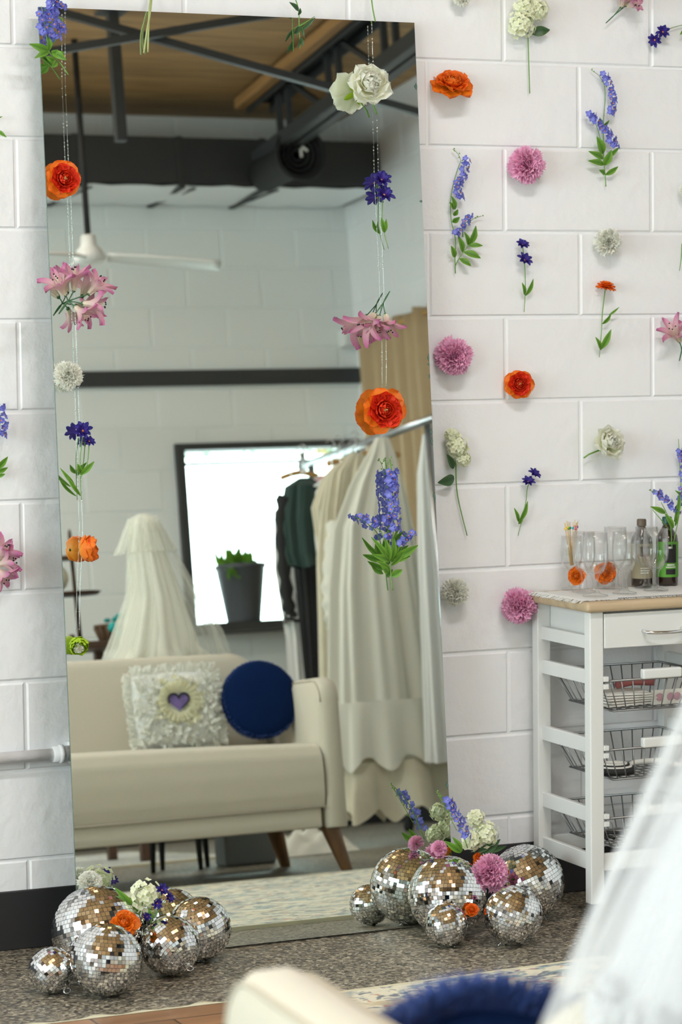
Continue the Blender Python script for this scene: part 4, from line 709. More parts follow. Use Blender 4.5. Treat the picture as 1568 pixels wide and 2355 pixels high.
for (x,y,dx,dy) in ((-.055,-.06,.045,.02),(-.055,-.69,.045,-.03),(-SW+.06,-.06,-.045,.02),(-SW+.06,-.69,-.045,-.03)):
    mb=MB(); mb.lathe([(.001,0),(.019,0),(.021,.01),(.034,.156)],n=14); o=mb.build('leg','legwood',SR)
    for v in o.data.vertices: v.co.x+=x+dx*(1-v.co.z/.156); v.co.y+=y+dy*(1-v.co.z/.156)
# cushions
def pillow(par,w,h,t,m,name='cushion_cover',n=22):
    mb=MB()
    for sgn in (-1,1):
        def fn(u,v,sgn=sgn):
            x=2*u-1;z=2*v-1; e=(1-abs(x)**2.6)*(1-abs(z)**2.6); pin=1-.05*(abs(x)*abs(z)); return (V((x*w/2*pin,sgn*t/2*max(0,e)**.45,z*h/2*pin)),0)
        mb.grid(fn,n,n)
    return mb.build(name,m,par)
pc=V((.225,-3.175,.590)); r=root('ruffled_pillow',tuple(pc),.07,'white square pillow covered in ruffles with a purple heart opening','cushion'); r.rotation_euler=(rad(-8),0,.07+PI)
pillow(r,.305,.265,.10,'white')
mb=MB(); rr=random.Random(12)
for k in range(380):
    x=rr.uniform(-.14,.14); z=rr.uniform(-.12,.115); 
    if math.hypot(x,z-.02)<.052: continue
    ee=(1-abs(x/.152)**2.6)*(1-abs(z/.132)**2.6); y=-.05*max(0,ee)**.45; F=frame((rr.uniform(-.6,.6),-1,rr.uniform(-.6,.6))); rad_=math.hypot(x,z-.02)
    petal(mb,V((x,y,z)),F,math.atan2(z-.02,x)*0+rr.uniform(0,6.3),0,0,.022,.013,38,8,.2,.16,6,ns=3,nt=4,tip=1,seed=k,mt='ruffley' if rad_<.085 else 'ruffle')
mb.build('ruffles','ruffle',r)
mb=MB()
for k in range(150):
    q=k/150*4; side=int(q); f=q-side; w2,h2=.152,.132; x,z=[(-w2+2*w2*f,h2),(w2,h2-2*h2*f),(w2-2*w2*f,-h2),(-w2,-h2+2*h2*f)][side]; a=[PI/2,0,-PI/2,PI][side]
    petal(mb,V((x*.97,0,z*.97)),(V((1,0,0)),V((0,0,1)),V((0,-1,0))),a+rr.uniform(-.4,.4),0,0,.030*rr.uniform(.7,1.2),.013,rr.uniform(-30,50),rr.uniform(-30,40),.2,.25,6,ns=3,nt=3,tip=1,seed=k)
mb.build('ruffled_border','ruffle',r)
mb=MB(); pts=[]
for k in range(40):
    a=2*PI*k/40; pts.append(V((.0029*.80*16*math.sin(a)**3,-.0575,.02+.0028*(13*math.cos(a)-5*math.cos(2*a)-2*math.cos(3*a)-math.cos(4*a))*.8)))
mb.add(pts,[tuple(range(40))]); mb.build('heart_lining','purple',r,smooth=False)
mb=MB(); mb.tube([p+V((0,-.002,0)) for p in pts[-16:]]+[p+V((0,-.002,0)) for p in pts[:12]]+[pts[12]+V((.004,-.002,-.002))],.003,6); mb.build('heart_trim','ink',r)
mb=MB()
for k in range(48):
    a=2*PI*k/48; petal(mb,V((.026*math.cos(a),-.052,.02+.024*math.sin(a))),(V((1,0,0)),V((0,0,1)),V((0,-1,0))),a,.008,0,.040,.008,25,-5,.1,.1,4,ns=3,nt=2,tip=1,seed=k)
mb.build('heart_rosette','ruffley',r)
def round_cushion(pos,nrm,R,t,label,tufts,tl,s,rx=0):
    r=root('round_cushion',tuple(pos),0,label,'cushion'); x,y,z=frame(nrm); rr=random.Random(s); mb=MB()
    for sg in (-1,1):
        mb.grid(lambda u,v,sg=sg:(x*R*math.sin(u*PI/2)*math.cos(2*PI*v)+y*R*math.sin(u*PI/2)*math.sin(2*PI*v)+z*sg*t/2*math.cos(u*PI/2)**.7,0),12,48,closed=True)
    mb.build('cushion_cover','navy',r)
    mb=MB()
    for k in range(tufts):
        a=rr.uniform(0,2*PI); b_=rr.uniform(-1.2,1.2); rad_=x*math.cos(a)+y*math.sin(a); o=rad_*(R-.010)+z*.018*math.sin(b_); d=(rad_*math.cos(b_)*1+z*math.sin(b_)+V((rr.uniform(-.4,.4),rr.uniform(-.4,.4),rr.uniform(-.4,.4)))).normalized()
        w=.0016; L_=tl*rr.uniform(.6,1.2); e=d.orthogonal().normalized()*w; e2=d.cross(e).normalized()*w; tip=o+d*L_+V((rr.uniform(-.3,.3),rr.uniform(-.3,.3),-.3))*L_*.5; mid=o+d*L_*.6
        mb.add([o+e,o-e*.5+e2,o-e*.5-e2,mid+e,mid-e*.5+e2,mid-e*.5-e2,tip],[(0,1,4,3),(1,2,5,4),(2,0,3,5),(3,4,6),(4,5,6),(5,3,6)])
    b_=mb.build('fringe','navyf',r); b_['kind']='stuff'
    return r
round_cushion((.525,-3.13,.603),(-.12,1,.18),.138,.10,'navy round velvet cushion leaning in the right corner of the sofa',2200,.014,3)
round_cushion((-1.650,-3.28,.515),(.0,-.70,.72),.165,.07,'navy round cushion with a shaggy rim at the left end of the sofa',9000,.052,4)
# ------------------------------------------------------------------ veils
def cloth(par,name,m,cx,cy,prof,nf,amp,seed=0,a0=0,a1=2*PI,yo=1.0,n=120,scal=0):
    rr=random.Random(seed); ph=[rr.uniform(0,6) for _ in range(4)]; mb=MB(); K=len(prof)-1
    def fn(u,v):
        q=u*K; i=min(int(q),K-1); f=q-i; f=f*f*(3-2*f) if False else f
        pz,px,py,ox,oy=[prof[i][k]*(1-f)+prof[i+1][k]*f for k in range(5)]
        a=a0+(a1-a0)*v; w=(math.sin(nf*a+ph[0]+u*1.5)+.5*math.sin((nf*1.7)*a+ph[1]-u)+.35*math.sin(nf*2.9*a+ph[2]))*amp*u
        z=pz+(scal*abs(math.sin(a*nf*2.2)) if u>.999 else 0)
        return (V((cx+ox+(px+w)*math.cos(a),cy+oy+(py+w*yo)*math.sin(a),z)),0)
    closed=abs(a1-a0-2*PI)<1e-6
    mb.grid(fn,34,n,closed=closed); return mb.build(name,m,par)
M['tulle']=sheer('ivory_tulle',(.88,.88,.80),.22); M['tulle2']=sheer('white_tulle',(.78,.78,.79),.15); M['lining']=mat('white_lining',(.66,.665,.69),.8,two=True,sub=.15)
r=root('bridal_veil',(.37,-3.66,.5),0,'ivory veil with a short upper tier draped on a stand behind the sofa','veil')
cloth(r,'inner_veil','ivory',0,0,[(.80,.015,.015,-.035,0),(.78,.05,.05,-.03,0),(.66,.068,.07,-.02,0),(.50,.09,.09,0,0),(.32,.15,.11,0,0),(.285,.19,.11,.01,0)],7,.012,1)
cloth(r,'outer_veil','tulle',0,0,[(.815,.01,.01,-.035,0),(.79,.06,.05,-.03,0),(.68,.085,.08,-.01,0),(.52,.13,.10,.02,0),(.38,.20,.12,.03,0),(.29,.235,.12,.025,0)],9,.016,2)
cloth(r,'upper_tier','tulle',0,0,[(.82,.012,.012,-.035,0),(.80,.055,.05,-.03,0),(.74,.080,.07,-.03,0),(.675,.105,.09,-.03,0)],8,.014,3)
mb=MB(); mb.ball((-.03,0,.73),.055,16,sq=(.9,.9,1.1)); mb.tube([(-.03,0,.68),(-.03,0,.30)],.02,10); mb.build('hat_form','cream',r)
r=root('stool',(.515,-3.98,0),0,'dark wooden stool with slim tapered legs behind the sofa','stool')
mb=MB(); mb.lathe([(.0,.26),(.16,.26),(.165,.275),(.16,.29),(0,.29)],n=24); mb.build('stool_top','legwood',r)
for k,(x,y) in enumerate(((-.03,-.11),(.03,.10),(-.12,.04),(.11,-.04))):
    mb=MB(); mb.tube([(x*1.1,y*1.1,0),(x,y,.26)],.009,8,r2=.02); mb.build('leg','black',r)
# left veil, seen directly
r=root('bridal_veil',(-1.374,-3.68,.448),0,'white tulle veil with a lace hem over the left end of the sofa back','veil')
cloth(r,'lining','lining',0,0,[(1.025,.004,.004,.02,0),(1.00,.05,.05,.02,0),(.9,.08,.07,.02,0),(.6,.215,.12,.0,0),(.40,.315,.20,0,0),(.295,.365,.215,0,0)],8,.012,5)
cloth(r,'tulle_layer','tulle2',0,0,[(1.06,.003,.003,.02,0),(1.035,.05,.05,.02,0),(.92,.10,.09,.01,0),(.6,.285,.12,.0,0),(.42,.365,.215,0,0),(.29,.425,.24,.0,0)],11,.008,6)
cloth(r,'second_tulle_layer','tulle2',0,0,[(1.045,.003,.003,.02,0),(1.02,.05,.05,.02,0),(.92,.09,.08,.01,0),(.6,.25,.11,.0,0),(.42,.325,.21,0,0),(.30,.395,.232,.0,0)],9,.008,8)
mb=MB(); rr=random.Random(9)
for k in range(420):
    a=2*PI*k/420; R1,R2=.368,.222; c=V(((R1+.008*math.sin(a*11))*math.cos(a),(R2)*math.sin(a),.295+rr.uniform(-.012,.022)))
    for j in range(3): petal(mb,c+V((rr.uniform(-.006,.006),rr.uniform(-.004,.004),rr.uniform(-.008,.008))),frame((math.cos(a),math.sin(a)-.4,.2)),rr.uniform(0,6.3),.0,0,.014,.006,20,5,.1,.1,ns=2,nt=2,seed=k)
mb.build('lace_hem','lining',r)
mb=MB(); mb.tube([(0,0,-.2),(0,0,.95)],.02,12); mb.ball((.02,0,.955),.045,12); mb.lathe([(0,-.5),(.14,-.5),(.14,-.485),(.02,-.46),(.02,-.2)],n=20); mb.build('stand','legwood',r)
# ------------------------------------------------------------------ bar cart
CX0,CX1,CY0,CY1=.050,.435,-.310,-.045   # leg outer faces (x) and leg centres (y)
r=root('bar_cart',(CX0,CY1,0),0,'white slatted kitchen cart with oak top and wire baskets','cart')
lw=.036; W_=CX1-CX0; Dp=CY0-CY1
for (x,y,nm) in ((lw/2,0,0),(lw/2,Dp,0),(W_-lw/2,0,0),(W_-lw/2,Dp,0)):
    mb=MB(); mb.box((x,y,.385),(lw,.022 if False else .03,.69)); mb.build('leg','whitepaint',r,smooth=False,bevel=.003)
    mb=MB(); mb.lathe([(0,0),(.014,0),(.018,.02),(.014,.04),(0,.04)],c=(x,y,0),n=14); mb.build('foot','black',r)
for (za,zb) in ((.640,.672),(.557,.591),(.394,.430),(.230,.266),(.116,.156)):
    for x in (lw*.5,W_-lw*.5):
        mb=MB(); mb.box((x,Dp/2,(za+zb)/2),(.014,abs(Dp)-.02,zb-za)); mb.build('side_rail','whitepaint',r,smooth=False,bevel=.002)
for y in (0,Dp): 
    mb=MB(); mb.box((W_/2,y,.136),(W_-2*lw,.016,.04)); mb.build('bottom_rail','whitepaint',r,smooth=False,bevel=.002)
mb=MB(); mb.box((W_/2,Dp/2,.742),(W_+.03,abs(Dp)+.06,.024)); mb.build('table_top','oak',r,smooth=False,bevel=.009,seg=3)
mb=MB(); mb.box((W_/2,Dp/2,.686),(W_-2*lw,abs(Dp)-.01,.08)); mb.build('drawer_box','whitepaint',r,smooth=False)
mb=MB(); mb.box((W_/2,Dp-.008,.684),(W_-2*lw-.004,.016,.082)); dr=mb.build('drawer_front','whitepaint',r,smooth=False,bevel=.002)
mb=MB(); mb.tube(smoothpts([(W_/2-.052,Dp-.016,.680),(W_/2-.044,Dp-.036,.677),(W_/2,Dp-.044,.676),(W_/2+.044,Dp-.036,.677),(W_/2+.052,Dp-.016,.680)],5),.0042,8); mb.build('drawer_handle','chrome',dr)
for zi,z in enumerate((.565,.402,.240)):
    mb=MB(); x0,x1,y0,y1=lw+.004,W_-lw-.004,.0,Dp-.01; ix=.035; zb=z-.075; wr=.0017
    top=[(x0,y0,z),(x1,y0,z),(x1,y1,z),(x0,y1,z),(x0,y0,z)]; mb.tube(top,.003,6); bot=[(x0+ix,y0-ix,zb),(x1-ix,y0-ix,zb),(x1-ix,y1+ix*.6,zb),(x0+ix,y1+ix*.6,zb),(x0+ix,y0-ix,zb)]; mb.tube(bot,.0022,6)
    for k in range(10):
        f=(k+.5)/10; xt=x0+(x1-x0)*f; xb=x0+ix+(x1-x0-2*ix)*f; mb.tube([(xt,y0,z),(xb,y0-ix,zb),(xb,y1+ix*.6,zb),(xt,y1,z)],wr,5)
    for k in range(7):
        f=(k+.5)/7; yt=y0+(y1-y0)*f; yb=y0-ix+(y1+ix*1.6-y0)*f; mb.tube([(x0,yt,z),(x0+ix,yb,zb),(x1-ix,yb,zb),(x1,yt,z)],wr,5)
    bk=mb.build('wire_basket','wire',r)
    mb=MB(); mb.box((W_/2-.002,Dp-.014,z+.012),(.105,.018,.024)); mb.build('basket_handle','whitepaint',bk,smooth=False,bevel=.004)
    mb=MB(); mb.box((lw+.006,Dp-.010,z+.006),(.013,.014,.012)); mb.box((lw+.006,Dp-.010,z-.012),(.013,.014,.012)); mb.build('runner_clip','whitepaint',bk,smooth=False,bevel=.001)
# things in the baskets
def thing_mesh(name,mb,m,label,cat,pos=Z,group=None,**k):
    o=mb.build(name,m,None,**k); o.location=pos; return tag(o,label,cat,group)
bx,by=CX0,CY1
mb=MB(); rr=random.Random(6)
for k in range(5): mb.box((0,0,k*.006),(.15-.01*k,.10,.004),rot=Matrix.Rotation(rr.uniform(-.2,.2),3,'Z'))
thing_mesh('paper_stack',mb,'paper','stack of loose cream papers in the top wire basket','paper',(.19,-.23,.50),smooth=False)
mb=MB(); mb.box((0,0,.02),(.085,.004,.035)); o=thing_mesh('gift_card',mb,'paper','white card with pink pattern at the front of the top basket','card',(.285,-.275,.492),smooth=False)
mb=MB(); 
for dx in (-.022,.008,.026): mb.ball((dx,-.003,.02),.010,8,sq=(1,.12,1))
mb.build('pink_print','dullpink',o)
mb=MB(); mb.tube([(0,0,0),(.05,.01,.004),(.10,-.004,.002)],.009,8); thing_mesh('red_ribbon_roll',mb,'dullred','red tube lying on papers in the top basket','tube',(.19,-.20,.537))
mb=MB()
for k,m_ in enumerate(('ink','paper','ink','paper')):
    mb.lathe([(.040-.006*k,0),(.050-.006*k,0),(.050-.006*k,.016),(.040-.006*k,.016),(.040-.006*k,0)],c=(0,0,.003*k),n=28,mt=m_)
thing_mesh('coiled_belt',mb,'ink','coiled black and white belt in the middle wire basket','belt',(.17,-.22,.3290))
mb=MB(); mb.tube(smoothpts([(-.05,0,0),(-.02,.03,.01),(.02,-.02,.02),(.05,.02,.01),(.09,-.01,.0)],5),.007,8); thing_mesh('striped_ribbon',mb,'paper','crumpled white strap beside the coiled belt in the middle basket','strap',(.25,-.24,.337))
mb=MB(); 
for k in range(3): mb.tube(smoothpts([(-.05+.02*k,0,0),(-.02,.03,.01),(.02,-.02,.012),(.05,.02,.0)],5),.004,6)
thing_mesh('black_cable',mb,'ink','tangled black cord in the bottom wire basket','cord',(.18,-.22,.170))
# placemat
TZ=.755
r=root('fringed_runner',(CX0+.19,-.175,TZ),0,'white woven runner with frayed fringe on the cart top','runner')
mb=MB(); mb.grid(lambda u,v:(V((-.185+.39*u,-.132+.25*v,.0012+.0006*math.sin(u*90)*math.sin(v*70))),0),40,24); mb.build('weave','white',r)
mb=MB(); rr=random.Random(4)
for k in range(150):
    f=k/150; y=-.132+.25*f; L_=.028*rr.uniform(.7,1.2); mb.tube([(-.185,y,.0015),(-.185-L_*.6,y+rr.uniform(-.004,.004),.0015),(-.185-L_,y+rr.uniform(-.008,.004),-.004)],.0008,4,cap=False)
for k in range(60):
    x=-.185+.37*k/60; mb.tube([(x,-.132,.0015),(x+rr.uniform(-.003,.003),-.141,.001)],.0008,4,cap=False)
b_=mb.build('fringe','white',r); b_['kind']='stuff'
mb=MB()
for k in range(44): mb.box((-.10+.0066*k,-.1275,.0022),(.003,.006,.0012))
mb.build('dark_stitching','greyd',r,smooth=False)
def wineglass(pos,h,rb,label):
    r=root('wine_glass',pos,0,label,'glass','stemmed glasses on the cart'); s=h/.15; b=rb
    outer=[(.0,0),(.030*s,.0),(.030*s,.002*s),(.012*s,.006*s),(.0065*s,.014*s),(.0075*s,.022*s),(.006*s,.030*s),(.0075*s,.040*s),(.010*s,.048*s),(.020*s,.058*s),(b*.92,.075*s),(b,.095*s),(b*.98,.12*s),(b*.93,.15*s)]
    inner=[(b*.93-.0012,.15*s),(b*.98-.0014,.12*s),(b-.0014,.095*s),(b*.92-.0014,.076*s),(.018*s,.061*s),(.008*s,.053*s),(0,.052*s)]
    mb=MB(); mb.lathe(outer[:8],n=28); mb.build('foot_and_stem','glass',r)
    mb=MB(); mb.lathe(outer[8-1:]+inner,n=32); mb.build('bowl','glass',r); return r
T_=DATA['table']
def tp(k,dy=0): return (T_[k][0],T_[k][1]+dy,TZ+.0035)
wineglass(tp('g1',-.015),.13,.027,'stemmed glass holding bamboo picks at the left end of the cart')
wineglass(tp('g2'),.145,.028,'stemmed glass between the picks glass and the front left glass')
wineglass(tp('g3'),.152,.031,'front left stemmed glass, tallest looking, in the row on the cart')
wineglass(tp('g4'),.15,.029,'rear stemmed glass before the plain wall, left of the tan bottle')
wineglass(tp('g5'),.148,.030,'stemmed glass in the front row before the tan-labelled bottle')
wineglass((.318,-.122,TZ+.0035),.15,.029,'rear stemmed glass between the tan and green labelled bottles')
wineglass(tp('g7'),.15,.031,'stemmed glass in front of the green-labelled bottle')
rr=random.Random(31); gx,gy,gz=tp('g1',-.015); cols=['yellow','green','teal','rose','violet']
for k in range(13):
    c_=cols[min(4,int(k/13*5))]; x=-.021+.042*k/12; bx_=.004*(k-6)/6; y=rr.uniform(-.008,.008)
    r=root('cocktail_pick',(gx,gy,gz),0,'bamboo cocktail pick with a %s bead in the leftmost glass'%c_,'pick','%s beaded picks'%c_)
    z1=.165+rr.uniform(-.004,.004); mb=MB(); mb.tube([(bx_,rr.uniform(-.004,.004),.058),(x,y,z1)],.0011,6,r2=.0008); mb.build('stick','bamboo',r)
    mb=MB(); q=.86; mb.ball((bx_+(x-bx_)*q,y*q,.058+(z1-.058)*q),.0032,8); mb.build('bead','pb_'+c_,r)
r=root('glass_tumbler',tp('t8'),0,'small clear tumbler behind the front glasses','glass'); mb=MB(); mb.lathe([(0,0),(.022,0),(.025,.06),(.0238,.06),(.021,.004),(0,.004)],n=24); mb.build('body','glass',r)
def bottle(pos,h,rd,m,lab,labm,cap,marks=0,twist=0):
    r=root('bottle',pos,0,lab,'bottle'); mb=MB()
    mb.lathe([(0,0),(rd*.95,0),(rd,.005),(rd,h*.66),(rd*.93,h*.73),(rd*.5,h*.83),(rd*.38,h*.88),(rd*.38,h*.93),(0,h*.93)],n=32); mb.build('glass_body',m,r)
    mb=MB(); mb.lathe([(rd*.45,h*.90),(rd*.45,h*.985),(rd*.40,h),(0,h)],n=24); mb.build('cap',cap,r)
    if labm:
        mb=MB(); mb.lathe([(rd+.0006,h*.12),(rd+.0006,h*.64)],n=32); lb=mb.build('label',labm,r)
        mb=MB()
        def patch(a0,a1,z0,z1,mt): mb.grid(lambda u,v:(V(((rd+.0012)*math.cos(a0+(a1-a0)*u),(rd+.0012)*math.sin(a0+(a1-a0)*u),z0+(z1-z0)*v)),0),6,1,mt=mt)
        if marks==1:
            patch(-2.3,-1.2,h*.33,h*.60,'ink'); patch(-2.1,-1.4,h*.29,h*.31,'paper'); patch(-2.2,-1.3,h*.26,h*.275,'paper'); patch(-2.2,-1.3,h*.16,h*.24,'ink'); patch(-2.05,-1.6,h*.54,h*.57,'paper')
            mb.build('label_print','ink',lb)
        else:
            patch(-2.3,-1.3,h*.45,h*.6,'capb'); patch(-2.2,-1.4,h*.27,h*.28,'paper'); patch(-2.2,-1.4,h*.235,h*.245,'paper'); patch(-2.2,-1.4,h*.20,h*.21,'paper'); mb.build('label_print','ink',lb)
bottle((.335,-.068,TZ+.0035),.165,.026,'brownglass','brown glass bottle with a tan label behind the glasses','labelt','capb')
bottle((.408,-.066,TZ+.0035),.168,.027,'brownglass','brown glass bottle with green and black label and dark green cap','labelg','capg',1)
bottle((.478-.03+.025,-.085,TZ+.0035) if False else (.449,-.135,TZ+.0035),.15,.026,'purpleglass','dark purple bottle at the right edge of the cart',None,'black')
sp('bluebell_spray','bottle_spray','blue-violet spray standing behind the green-labelled bottle',71)
head('orange_ranunculus','ran_cart','orange ranunculus lying behind the glasses on the cart','ran',(-.3,-.9,.2),72,inner='or1')
head('orange_ranunculus','ran_cart2','orange ranunculus lying beside the picks glass on the cart','ran',(-.7,-.6,.1),73,inner='or1')
# ------------------------------------------------------------------ clothes rack
r=root('clothes_rack',(1.80,-4.05,0),0,'chrome clothes rack on tall posts full of gowns','rack')
mb=MB(); mb.tube([(-.045,0.05,1.70),(.08,-1.6,1.70)],.017,12); mb.build('hanging_rail','rackmetal',r)
for (x,y) in ((0,-.14),(.075,-1.5)):
    mb=MB(); mb.tube([(x,y,.06),(x,y,1.70)],.0155,12); mb.build('post','rackmetal',r)
    mb=MB(); mb.tube([(x-.02,y,.13),(x+.35,y,.13)],.014,10); mb.build('foot_bar','rackmetal',r)
    for dx in (-.02,.35):
        mb=MB(); mb.lathe([(0,0),(.018,.0),(.024,.02),(.018,.05),(.008,.12),(0,.12)],c=(x+dx,y,0),n=12); mb.build('caster','black',r)
for (x,y,s) in ((-.047,.055,1),(.082,-1.605,1)):
    mb=MB(); mb.tube([(x,y+.01,1.70),(x,y-.012,1.70)],.024,12); mb.box((x,y,1.735),(.02,.02,.05)); mb.build('end_cap','black',r)
r=root('clothes_rack',(2.25,-4.15,0),0,'second rack bar with a black joint beside the mirror edge','rack')
mb=MB(); mb.tube([(0,0,.02),(0,0,1.62)],.014,10); mb.build('post','rackmetal',r); mb=MB(); mb.box((0,0,1.21),(.05,.05,.05)); mb.build('joint','black',r)
def garment(name,cx,cy,levels,m,label,nf=9,amp=.012,seed=0,cat='dress',extra=None,grp='garments on the clothes rack'):
    z0=levels[-1][0]; r=root(name,(cx,cy,z0),0,label,cat,grp); rr=random.Random(seed); ph=[rr.uniform(0,6) for _ in range(4)]; mb=MB(); K=len(levels)-1
    def fn(u,v):
        q=u*K; i=min(int(q),K-1); f=q-i; L0,L1=levels[i],levels[i+1]; z,w,d,ox=[L0[k]*(1-f)+L1[k]*f for k in range(4)]; a=2*PI*v
        rip=(math.sin(nf*a+ph[0])+.5*math.sin(1.9*nf*a+ph[1]+u*3)+.3*math.sin(3.1*nf*a+ph[2]))*amp*1.5*min(1,u*2.2)
        return (V((ox+(w+rip)*math.cos(a),(d*.72+rip*.8)*math.sin(a),z-z0+.006*math.sin(5*a+ph[3])*(u>.97))),0)
    mb.grid(fn,60,160,closed=True); mb.build('body',m,r)
    zt=levels[0][0]-z0; ox=levels[0][3]; mb=MB(); mb.tube(smoothpts([(ox,0,zt-.03),(ox,0,1.685-z0),(ox+.5*(1.81-cx-ox)*0+.02,0,1.70-z0),(ox,0,1.722-z0),(ox-.02,0,1.71-z0)],4),.002,6); mb.build('hanger_hook','chrome',r)
    if extra: extra(r,z0)
    return r
def hanger(x,y,w,label,z=1.70,rise=0):
    r=root('clothes_hanger',(x,y,z),0,label,'hanger','wooden hangers on the rack'); mb=MB()
    mb.tube(smoothpts([(-w,0,-.078),(-w*.5,0,-.064),(0,0,-.056),(w*.5,0,-.062),(w,0,-.072)],4),.012,8); mb.build('shoulder_bar','hanger',r)
    mb=MB(); mb.tube(smoothpts([(0,0,-.05),(0,0,-.02),(.022,0,.0),(.012,0,.02),(-.008,0,.022),(-.018,0,.008)],4),.0018,6); mb.build('hook','chrome',r)
def sleeves(m,lst):
    def f(r,z0):
        for (pts,ra,rb,mm) in lst:
            mb=MB(); P=smoothpts([(p[0],p[1],p[2]-z0) for p in pts],6); n=len(P)
            rr=random.Random(n)
            vs=[]
            for i,p in enumerate(P):
                u=i/(n-1); rad_=ra+(rb-ra)*u+.006*math.sin(u*40)
                for k in range(14): a=2*PI*k/14; vs.append(p+V((rad_*math.cos(a),rad_*.7*math.sin(a),.008*math.sin(3*a))))
            mb.add(vs,[(i*14+k,i*14+(k+1)%14,(i+1)*14+(k+1)%14,(i+1)*14+k) for i in range(n-1) for k in range(14)]); mb.build('sleeve',mm,r)
    return f
def tiers(lst,cx=0):
    def f(r,z0):
        for i,(za,zb,w0,w1,d0,d1,m,nf,am,ox) in enumerate(lst):
            rr=random.Random(i+3); ph=rr.uniform(0,6); mb=MB()
            mb.grid(lambda u,v:(V((ox+(w0+(w1-w0)*u+am*u**.6*(math.sin(nf*2*PI*v+ph)+.4*math.sin(2.7*nf*2*PI*v)))*math.cos(2*PI*v),(d0+(d1-d0)*u+am*u**.6*math.sin(nf*2*PI*v+ph))*math.sin(2*PI*v),za+(zb-za)*u-z0+.03*u*math.sin(2*PI*v*9+ph))),0),14,170,closed=True); mb.build('skirt_tier',m,r)
    return f
# nearest: ivory gown with flounce, under-skirt
garment('wedding_gown',1.68,-4.42,[(1.67,.03,.02,.02),(1.60,.06,.04,.01),(1.48,.11,.06,-.02),(1.30,.165,.07,-.05),(1.05,.20,.08,-.06),(.80,.225,.09,-.06),(.58,.245,.10,-.06)],'ivory','ivory satin gown with a deep flounce, nearest on the clothes rack',8,.010,3,extra=tiers([(.585,.33,.248,.275,.10,.115,'ivory',11,.014,-.06),(.34,.12,.225,.235,.09,.10,'cream',5,.05,-.05)]))
garment('wedding_gown',1.83,-4.262,[(1.66,.02,.02,.0),(1.5,.05,.04,.0),(1.2,.09,.05,.02),(.8,.12,.06,.03),(.40,.15,.07,.04),(.32,.155,.07,.04)],'white','white gown hanging at the near end of the rack beside its post',7,.009,13)
garment('wedding_gown',1.58,-4.60,[(1.63,.03,.02,.08),(1.55,.10,.05,.05),(1.40,.11,.06,.02),(1.2,.12,.07,.0),(.95,.13,.08,.0),(.6,.15,.09,.0),(.30,.17,.10,.0)],'cream','cream lace gown with ruched puffed sleeve behind the ivory satin gown',9,.010,4,extra=sleeves('ivory',[([(-.03,.03,1.34),(-.06,.06,1.22),(-.08,.07,1.08),(-.075,.07,.97),(-.05,.06,.90)],.06,.085,'ivory')]))
garment('lace_dress',1.65,-4.74,[(1.60,.03,.02,0),(1.54,.09,.05,0),(1.42,.115,.06,-.03),(1.25,.10,.06,-.03),(1.0,.09,.06,-.01),(.6,.11,.07,.0),(.3,.12,.07,.0)],'cream','yellowed lace dress in the middle of the clothes rack',11,.006,5)
garment('lace_dress',1.67,-4.87,[(1.58,.03,.02,0),(1.50,.08,.05,0),(1.3,.085,.06,-.01),(1.0,.08,.06,.0),(.7,.09,.06,.01)],'white','sheer white dress hanging beside the green velvet jacket',8,.006,15)
garment('velvet_jacket',1.565,-5.0,[(1.575,.03,.02,.03),(1.54,.085,.05,.02),(1.40,.10,.06,0),(1.25,.10,.06,0),(1.19,.095,.06,.01)],'green','dark green velvet jacket on the clothes rack',6,.005,6,'jacket',extra=sleeves('green',[([(-.075,.0,1.50),(-.095,.0,1.38),(-.10,.0,1.2),(-.095,0,1.05),(-.085,0,.98)],.032,.026,'black')]))
garment('black_dress',1.665,-5.14,[(1.56,.03,.02,-.02),(1.5,.06,.04,-.02),(1.3,.065,.04,-.02),(1.0,.05,.04,-.03),(.6,.03,.03,-.04)],'black','long narrow black garment behind the green jacket',6,.004,7)
garment('white_dress',1.655,-5.28,[(1.52,.03,.02,0),(1.46,.07,.04,-.02),(1.2,.075,.05,-.03),(.9,.06,.05,-.015),(.5,.06,.05,-.02)],'white','straight white dress with bell sleeve at the far end of the rack',6,.005,8,extra=sleeves('white',[([(-.055,.03,1.09),(-.05,.03,1.05),(-.045,.03,.985)],.012,.052,'white'),([(-.045,.03,.985),(-.045,.03,.968)],.053,.054,'black')]))
mb=MB(); rr=random.Random(22)
mb.grid(lambda u,v:(V((.22*(u-.5)*2*(1-.2*abs(2*v-1)),.12*(2*v-1),.0+.085*max(0,1-(2*u-1)**2)*max(0,1-(2*v-1)**2)*(1+.4*math.sin(u*19+v*7)*math.sin(v*15)))),0),30,22); thing_mesh('gown_train',mb,'ivory','heap of ivory fabric puddled on the floor under the rack','fabric',(1.15,-4.25,.003))
hanger(1.755,-5.42,.09,'wooden hanger at the far end of the rack, in front of the window'); hanger(1.80,-4.92,.13,'empty wooden hanger in the middle of the rack')
hanger(1.80,-4.70,.11,'wooden hanger close behind the gowns in mid rack'); 
# pink and white hanger tops crowding the rail
for k in range(7):
    y=-5.22+.085*k; r=root('clothes_hanger',(1.80-.015*k*0-.03,y,1.695),0,'thin %s hanger crowded on the rail'%('pink' if k%3==1 else 'white'),'hanger','thin %s hangers on the rail'%('pink' if k%3==1 else 'white'))
    mb=MB(); mb.tube([(-.15,0,-.16),(-.02,0,-.10),(0,0,-.09),(.02,0,-.10),(.13,0,-.15),(-.15,0,-.16)],.005,6); mb.build('shoulder_wire','pb_rose' if k%3==1 else 'fan',r)
    mb=MB(); mb.tube(smoothpts([(0,0,-.09),(0,0,-.03),(.02,0,.0),(.0,0,.02),(-.016,0,.006)],4),.0015,6); mb.build('hook','chrome',r)
